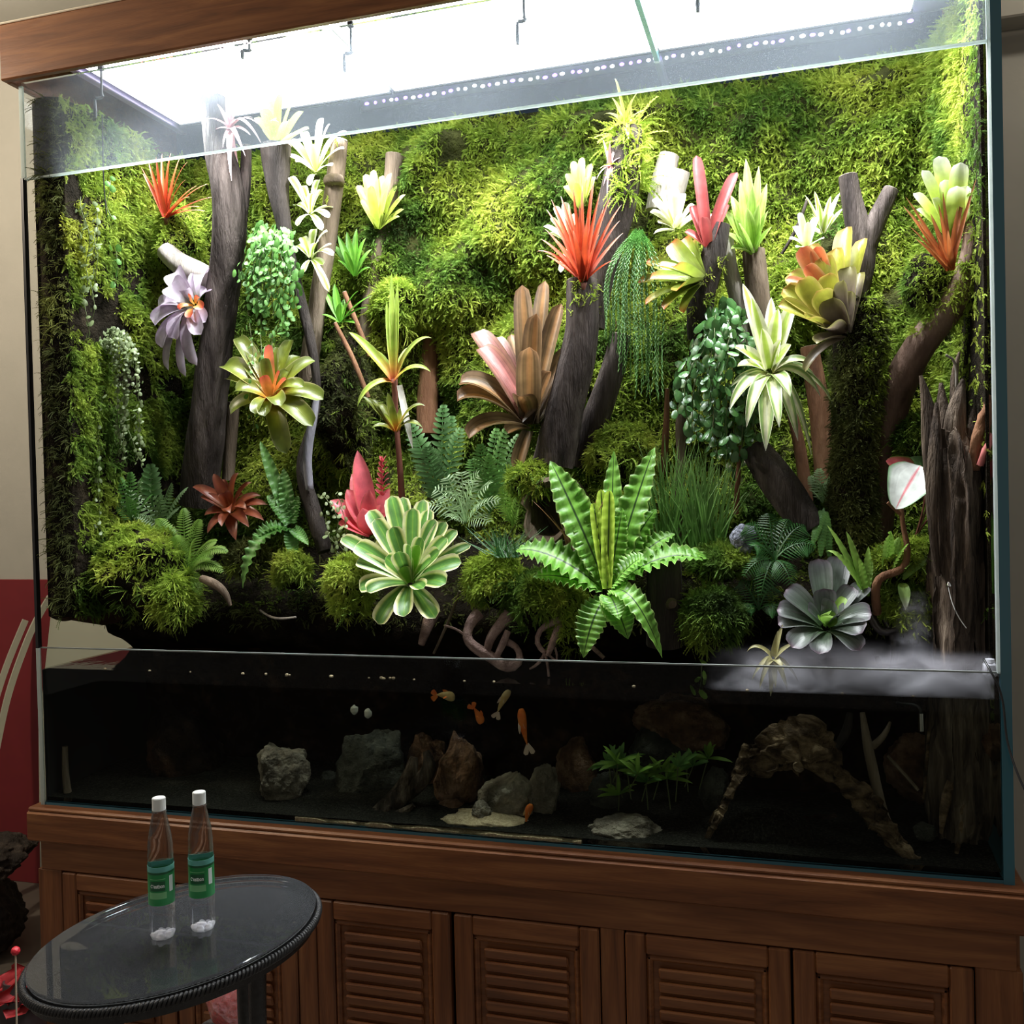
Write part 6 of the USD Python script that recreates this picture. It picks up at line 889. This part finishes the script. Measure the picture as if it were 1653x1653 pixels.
pr = [(0, .006), (.010, .005), (.017, .0), (.0205, .002), (.0232, .010), (.0238, .024), (.0226, .034), (.0236, .044), (.0238, .060), (.0236, .066), (.0236, .140), (.0240, .144), (.0232, .150), (.0236, .158), (.0228, .168), (.0230, .175), (.0218, .186), (.0212, .192), (.0185, .208), (.0150, .226), (.0122, .238), (.0120, .244), (0, .244)]
obj("body", lo(lathe(pr, 48)), PET, bt, smooth=50)
obj("base", lo(trimesh.util.concatenate([lathe([(0, .003), (.0065, .002), (.0075, .006), (.004, .012), (0, .012)], 14, (math.cos(k * 1.2566) * .0115, math.sin(k * 1.2566) * .0115, 0)) for k in range(5)] + [lathe([(0, .004), (.006, .005), (.005, .014), (0, .015)], 14)])), BASEW, bt, smooth=40, label="bright moulded bottle foot")
obj("cap", lo(lathe([(0, .266), (.0112, .266), (.0124, .2645), (.0126, .243), (.0118, .242), (0, .242)], 40)), CAPM, bt, smooth=35)
obj("neck_ring", lo(lathe([(.0118, .238), (.0133, .2385), (.0133, .2405), (.0118, .241)], 36)), PET, bt, smooth=35)
obj("label", lo(lathe([(.0237, .068), (.0241, .068), (.0241, .130), (.0237, .130)], 48)), GRN, bt, smooth=35); obj("label_band", lo(lathe([(.0237, .130), (.0241, .130), (.0242, .1405), (.0237, .1405)], 48)), TEAL, bt, smooth=35, label="pale teal band above the green label")
obj("label_stripe", lo(trimesh.util.concatenate([bend(patch(.034, .0055), .0243, fa - .15, .0905), bend(patch(.030, .0012), .0243, fa - .15, .118), bend(patch(.034, .009, .0002), .0243, fa - .15, .0855)])), GRNL, bt, smooth=30)
obj("label_panel", lo(trimesh.util.concatenate([bend(patch(.029, .018), .02445, fa - .15, .105), bend(patch(.150 * .95, .004, n=60), .0243, fa, .1285)])), GRND, bt, smooth=30)
tx = meshkit.text_mesh("C'estbon", .0062, .0003, bold=True); tx.apply_translation([-tx.bounds[:, 0].mean(), 0, 0]); tx.apply_scale([min(1, .026 / (tx.extents[0])), 1, 1]); obj("lettering", lo(bend(tx.subdivide_to_size(.004), .0247, fa - .15, .1022)), INK, bt, label="white lettering C'estbon")
obj("barcode_patch", lo(bend(patch(.0085, .030), .0244, fa + .95, .107)), simple("label_pale_patch", (.6, .68, .66), .5), bt, label="pale rectangle at the side of the label")
copy(bt, "water_bottle", b2, "right one of the two water bottles with green labels on the oval table", -6)
# quartz on a stand, red flower, wand, boards, root stool
qc = at(368, 1618, -.42); rng = np.random.default_rng(8); obj("quartz_crystal", facet_rock(qc, (.07, .055, .085), 9, 14, .06), M("rose_quartz", {"p": ("principled_bsdf", {"base_color": (.36, .19, .19), "roughness": .16, "subsurface_weight": .5, "subsurface_scale": .03, "specular_ior_level": .7}), "g": ("geometry", {}), "n": ("noise_texture", {"scale": 30.0, "detail": 4.0}), "b": ("bump", {"strength": .5, "distance": .01})}, [("g.position", "n.vector"), ("n.fac", "b.height"), ("b.normal", "p.normal")], "p.BSDF"), label="rough pink quartz crystal under the oval table", cat="crystal")
sz = qc[2] - .066; obj("crystal_stand", lathe([(0, 0), (.09, 0), (.09, .02), (.05, .04), (.045, sz - .03), (.08, sz - .01), (.08, sz), (0, sz)], 28, (qc[0], qc[1], 0)), BARK_DARK, smooth=40, label="dark turned stand carrying the pink crystal", cat="stand")
rc = at(28, 1622, -.15); rf = thing("red_flower", "crumpled dark red fabric flower at the lower left corner", "flower", rc); RED = simple("red_fabric", (.30, .012, .014), .7); rng = np.random.default_rng(12)
for k in range(15):
    a, e = k * 2.4, rng.uniform(.1, 1.3); d = np.array([math.cos(a) * math.cos(e), math.sin(a) * math.cos(e), math.sin(e)]); put_leaf(rf, "petal", leaf(rc, rc + d * rng.uniform(.07, .10), .085, .2, (0, -.4, .9), "spoon", .35, 8, 12, ruffle=.25, rfreq=2, seed=k), RED)
obj("stem", tube([rc, rc - [0, 0, .3], [rc[0], rc[1], .25]], .004, 6), STEM, rf); obj("vase", lathe([(0, 0), (.06, 0), (.08, .1), (.05, .22), (.035, .27), (.03, .27), (.045, .22), (0, .02)], 28, (rc[0], rc[1], 0)), simple("dark_vase", (.03, .02, .02), .3), smooth=40, label="dark vase holding the red fabric flower", cat="vase")
w0, w1 = at(25, 1535, -.35), at(28, 1700, -.35); wd = thing("wand", "thin pale rod with a red ball tip at the lower left", "rod", w1); obj("rod", tube([w0, w1, [w1[0], w1[1], .0]], .0022, 8), simple("rod_pale", (.45, .36, .26), .5), wd, smooth=True); bl = blob(w0, (.011, .011, .011), 3, .12, 3, 3); obj("ball", bl, simple("red_ball", (.50, .018, .03), .5), wd, smooth=True)
BRD = simple("board_pale", (.42, .42, .33), .5)
for k, (p, lb) in enumerate([([(41, 1001, .93), (22, 1046, .88), (2, 1100, .82), (-20, 1180, .74), (-45, 1290, .66)], "shorter pale curved board leaning on the wall left of the tank"), ([(81, 963, .93), (58, 1003, .88), (34, 1060, .82), (14, 1120, .76), (-2, 1190, .70), (-16, 1280, .62), (-26, 1400, .55)], "longer pale curved board leaning on the wall left of the tank")]):
    q_ = np.array([at(*r_) for r_ in p]); q_ = np.vstack([q_, [q_[-1, 0] - .12, q_[-1, 1] - .06, .004]]) if q_[-1, 2] > .05 else q_; c = spline(q_, 40); t_, a_ = nz(np.gradient(c, axis=0)), np.array([.75, -.65, 0]); sd = nz(np.cross(t_, a_)); w_, h_ = .016, .011
    v = np.vstack([np.stack([c + a_ * w_ * sx + sd * h_ * sy for sx, sy in ((-1, -1), (1, -1), (1, 1), (-1, 1))], 1).reshape(-1, 3)]); i, j = np.meshgrid(np.arange(39), np.arange(4), indexing="ij"); j2 = (j + 1) % 4; f = np.stack([i * 4 + j, i * 4 + j2, (i + 1) * 4 + j2, (i + 1) * 4 + j], -1).reshape(-1, 4); f = np.vstack([f, [[0, 1, 2, 3], [159, 158, 157, 156]]])
    obj("curved_board", (v, np.vstack([f[:, [0, 1, 2]], f[:, [0, 2, 3]]])), BRD, label=lb, cat="board")
pa, pb, pc_, pd = at(84, 972, .93), at(245, 985, .93), at(245, 1180, .86), at(62, 1180, .86)
obj("pale_board", trimesh.convex.convex_hull(np.array([pa, pb, pc_, pd, [pd[0] + .01, pd[1] - .03, .003], [pc_[0], pc_[1] - .03, .003]] + [q_ + [0, .014, .004] for q_ in (pa, pb, pc_, pd)])), BRD, label="pale flat panel leaning on the wall behind the left corner of the tank", cat="panel")
sc_ = at(-30, 1520, .42); sb = thing("root_stool", "dark lumpy carved root stool beside the cabinet at the left edge", "stool", (sc_[0], sc_[1], 0)); obj("seat", facet_rock((sc_[0], sc_[1], .33), (.20, .18, .10), 21, 6), BARK_DARK, sb, smooth=45); obj("foot", facet_rock((sc_[0], sc_[1], .13), (.15, .14, .14), 22, 6), BARK_DARK, sb, smooth=45)
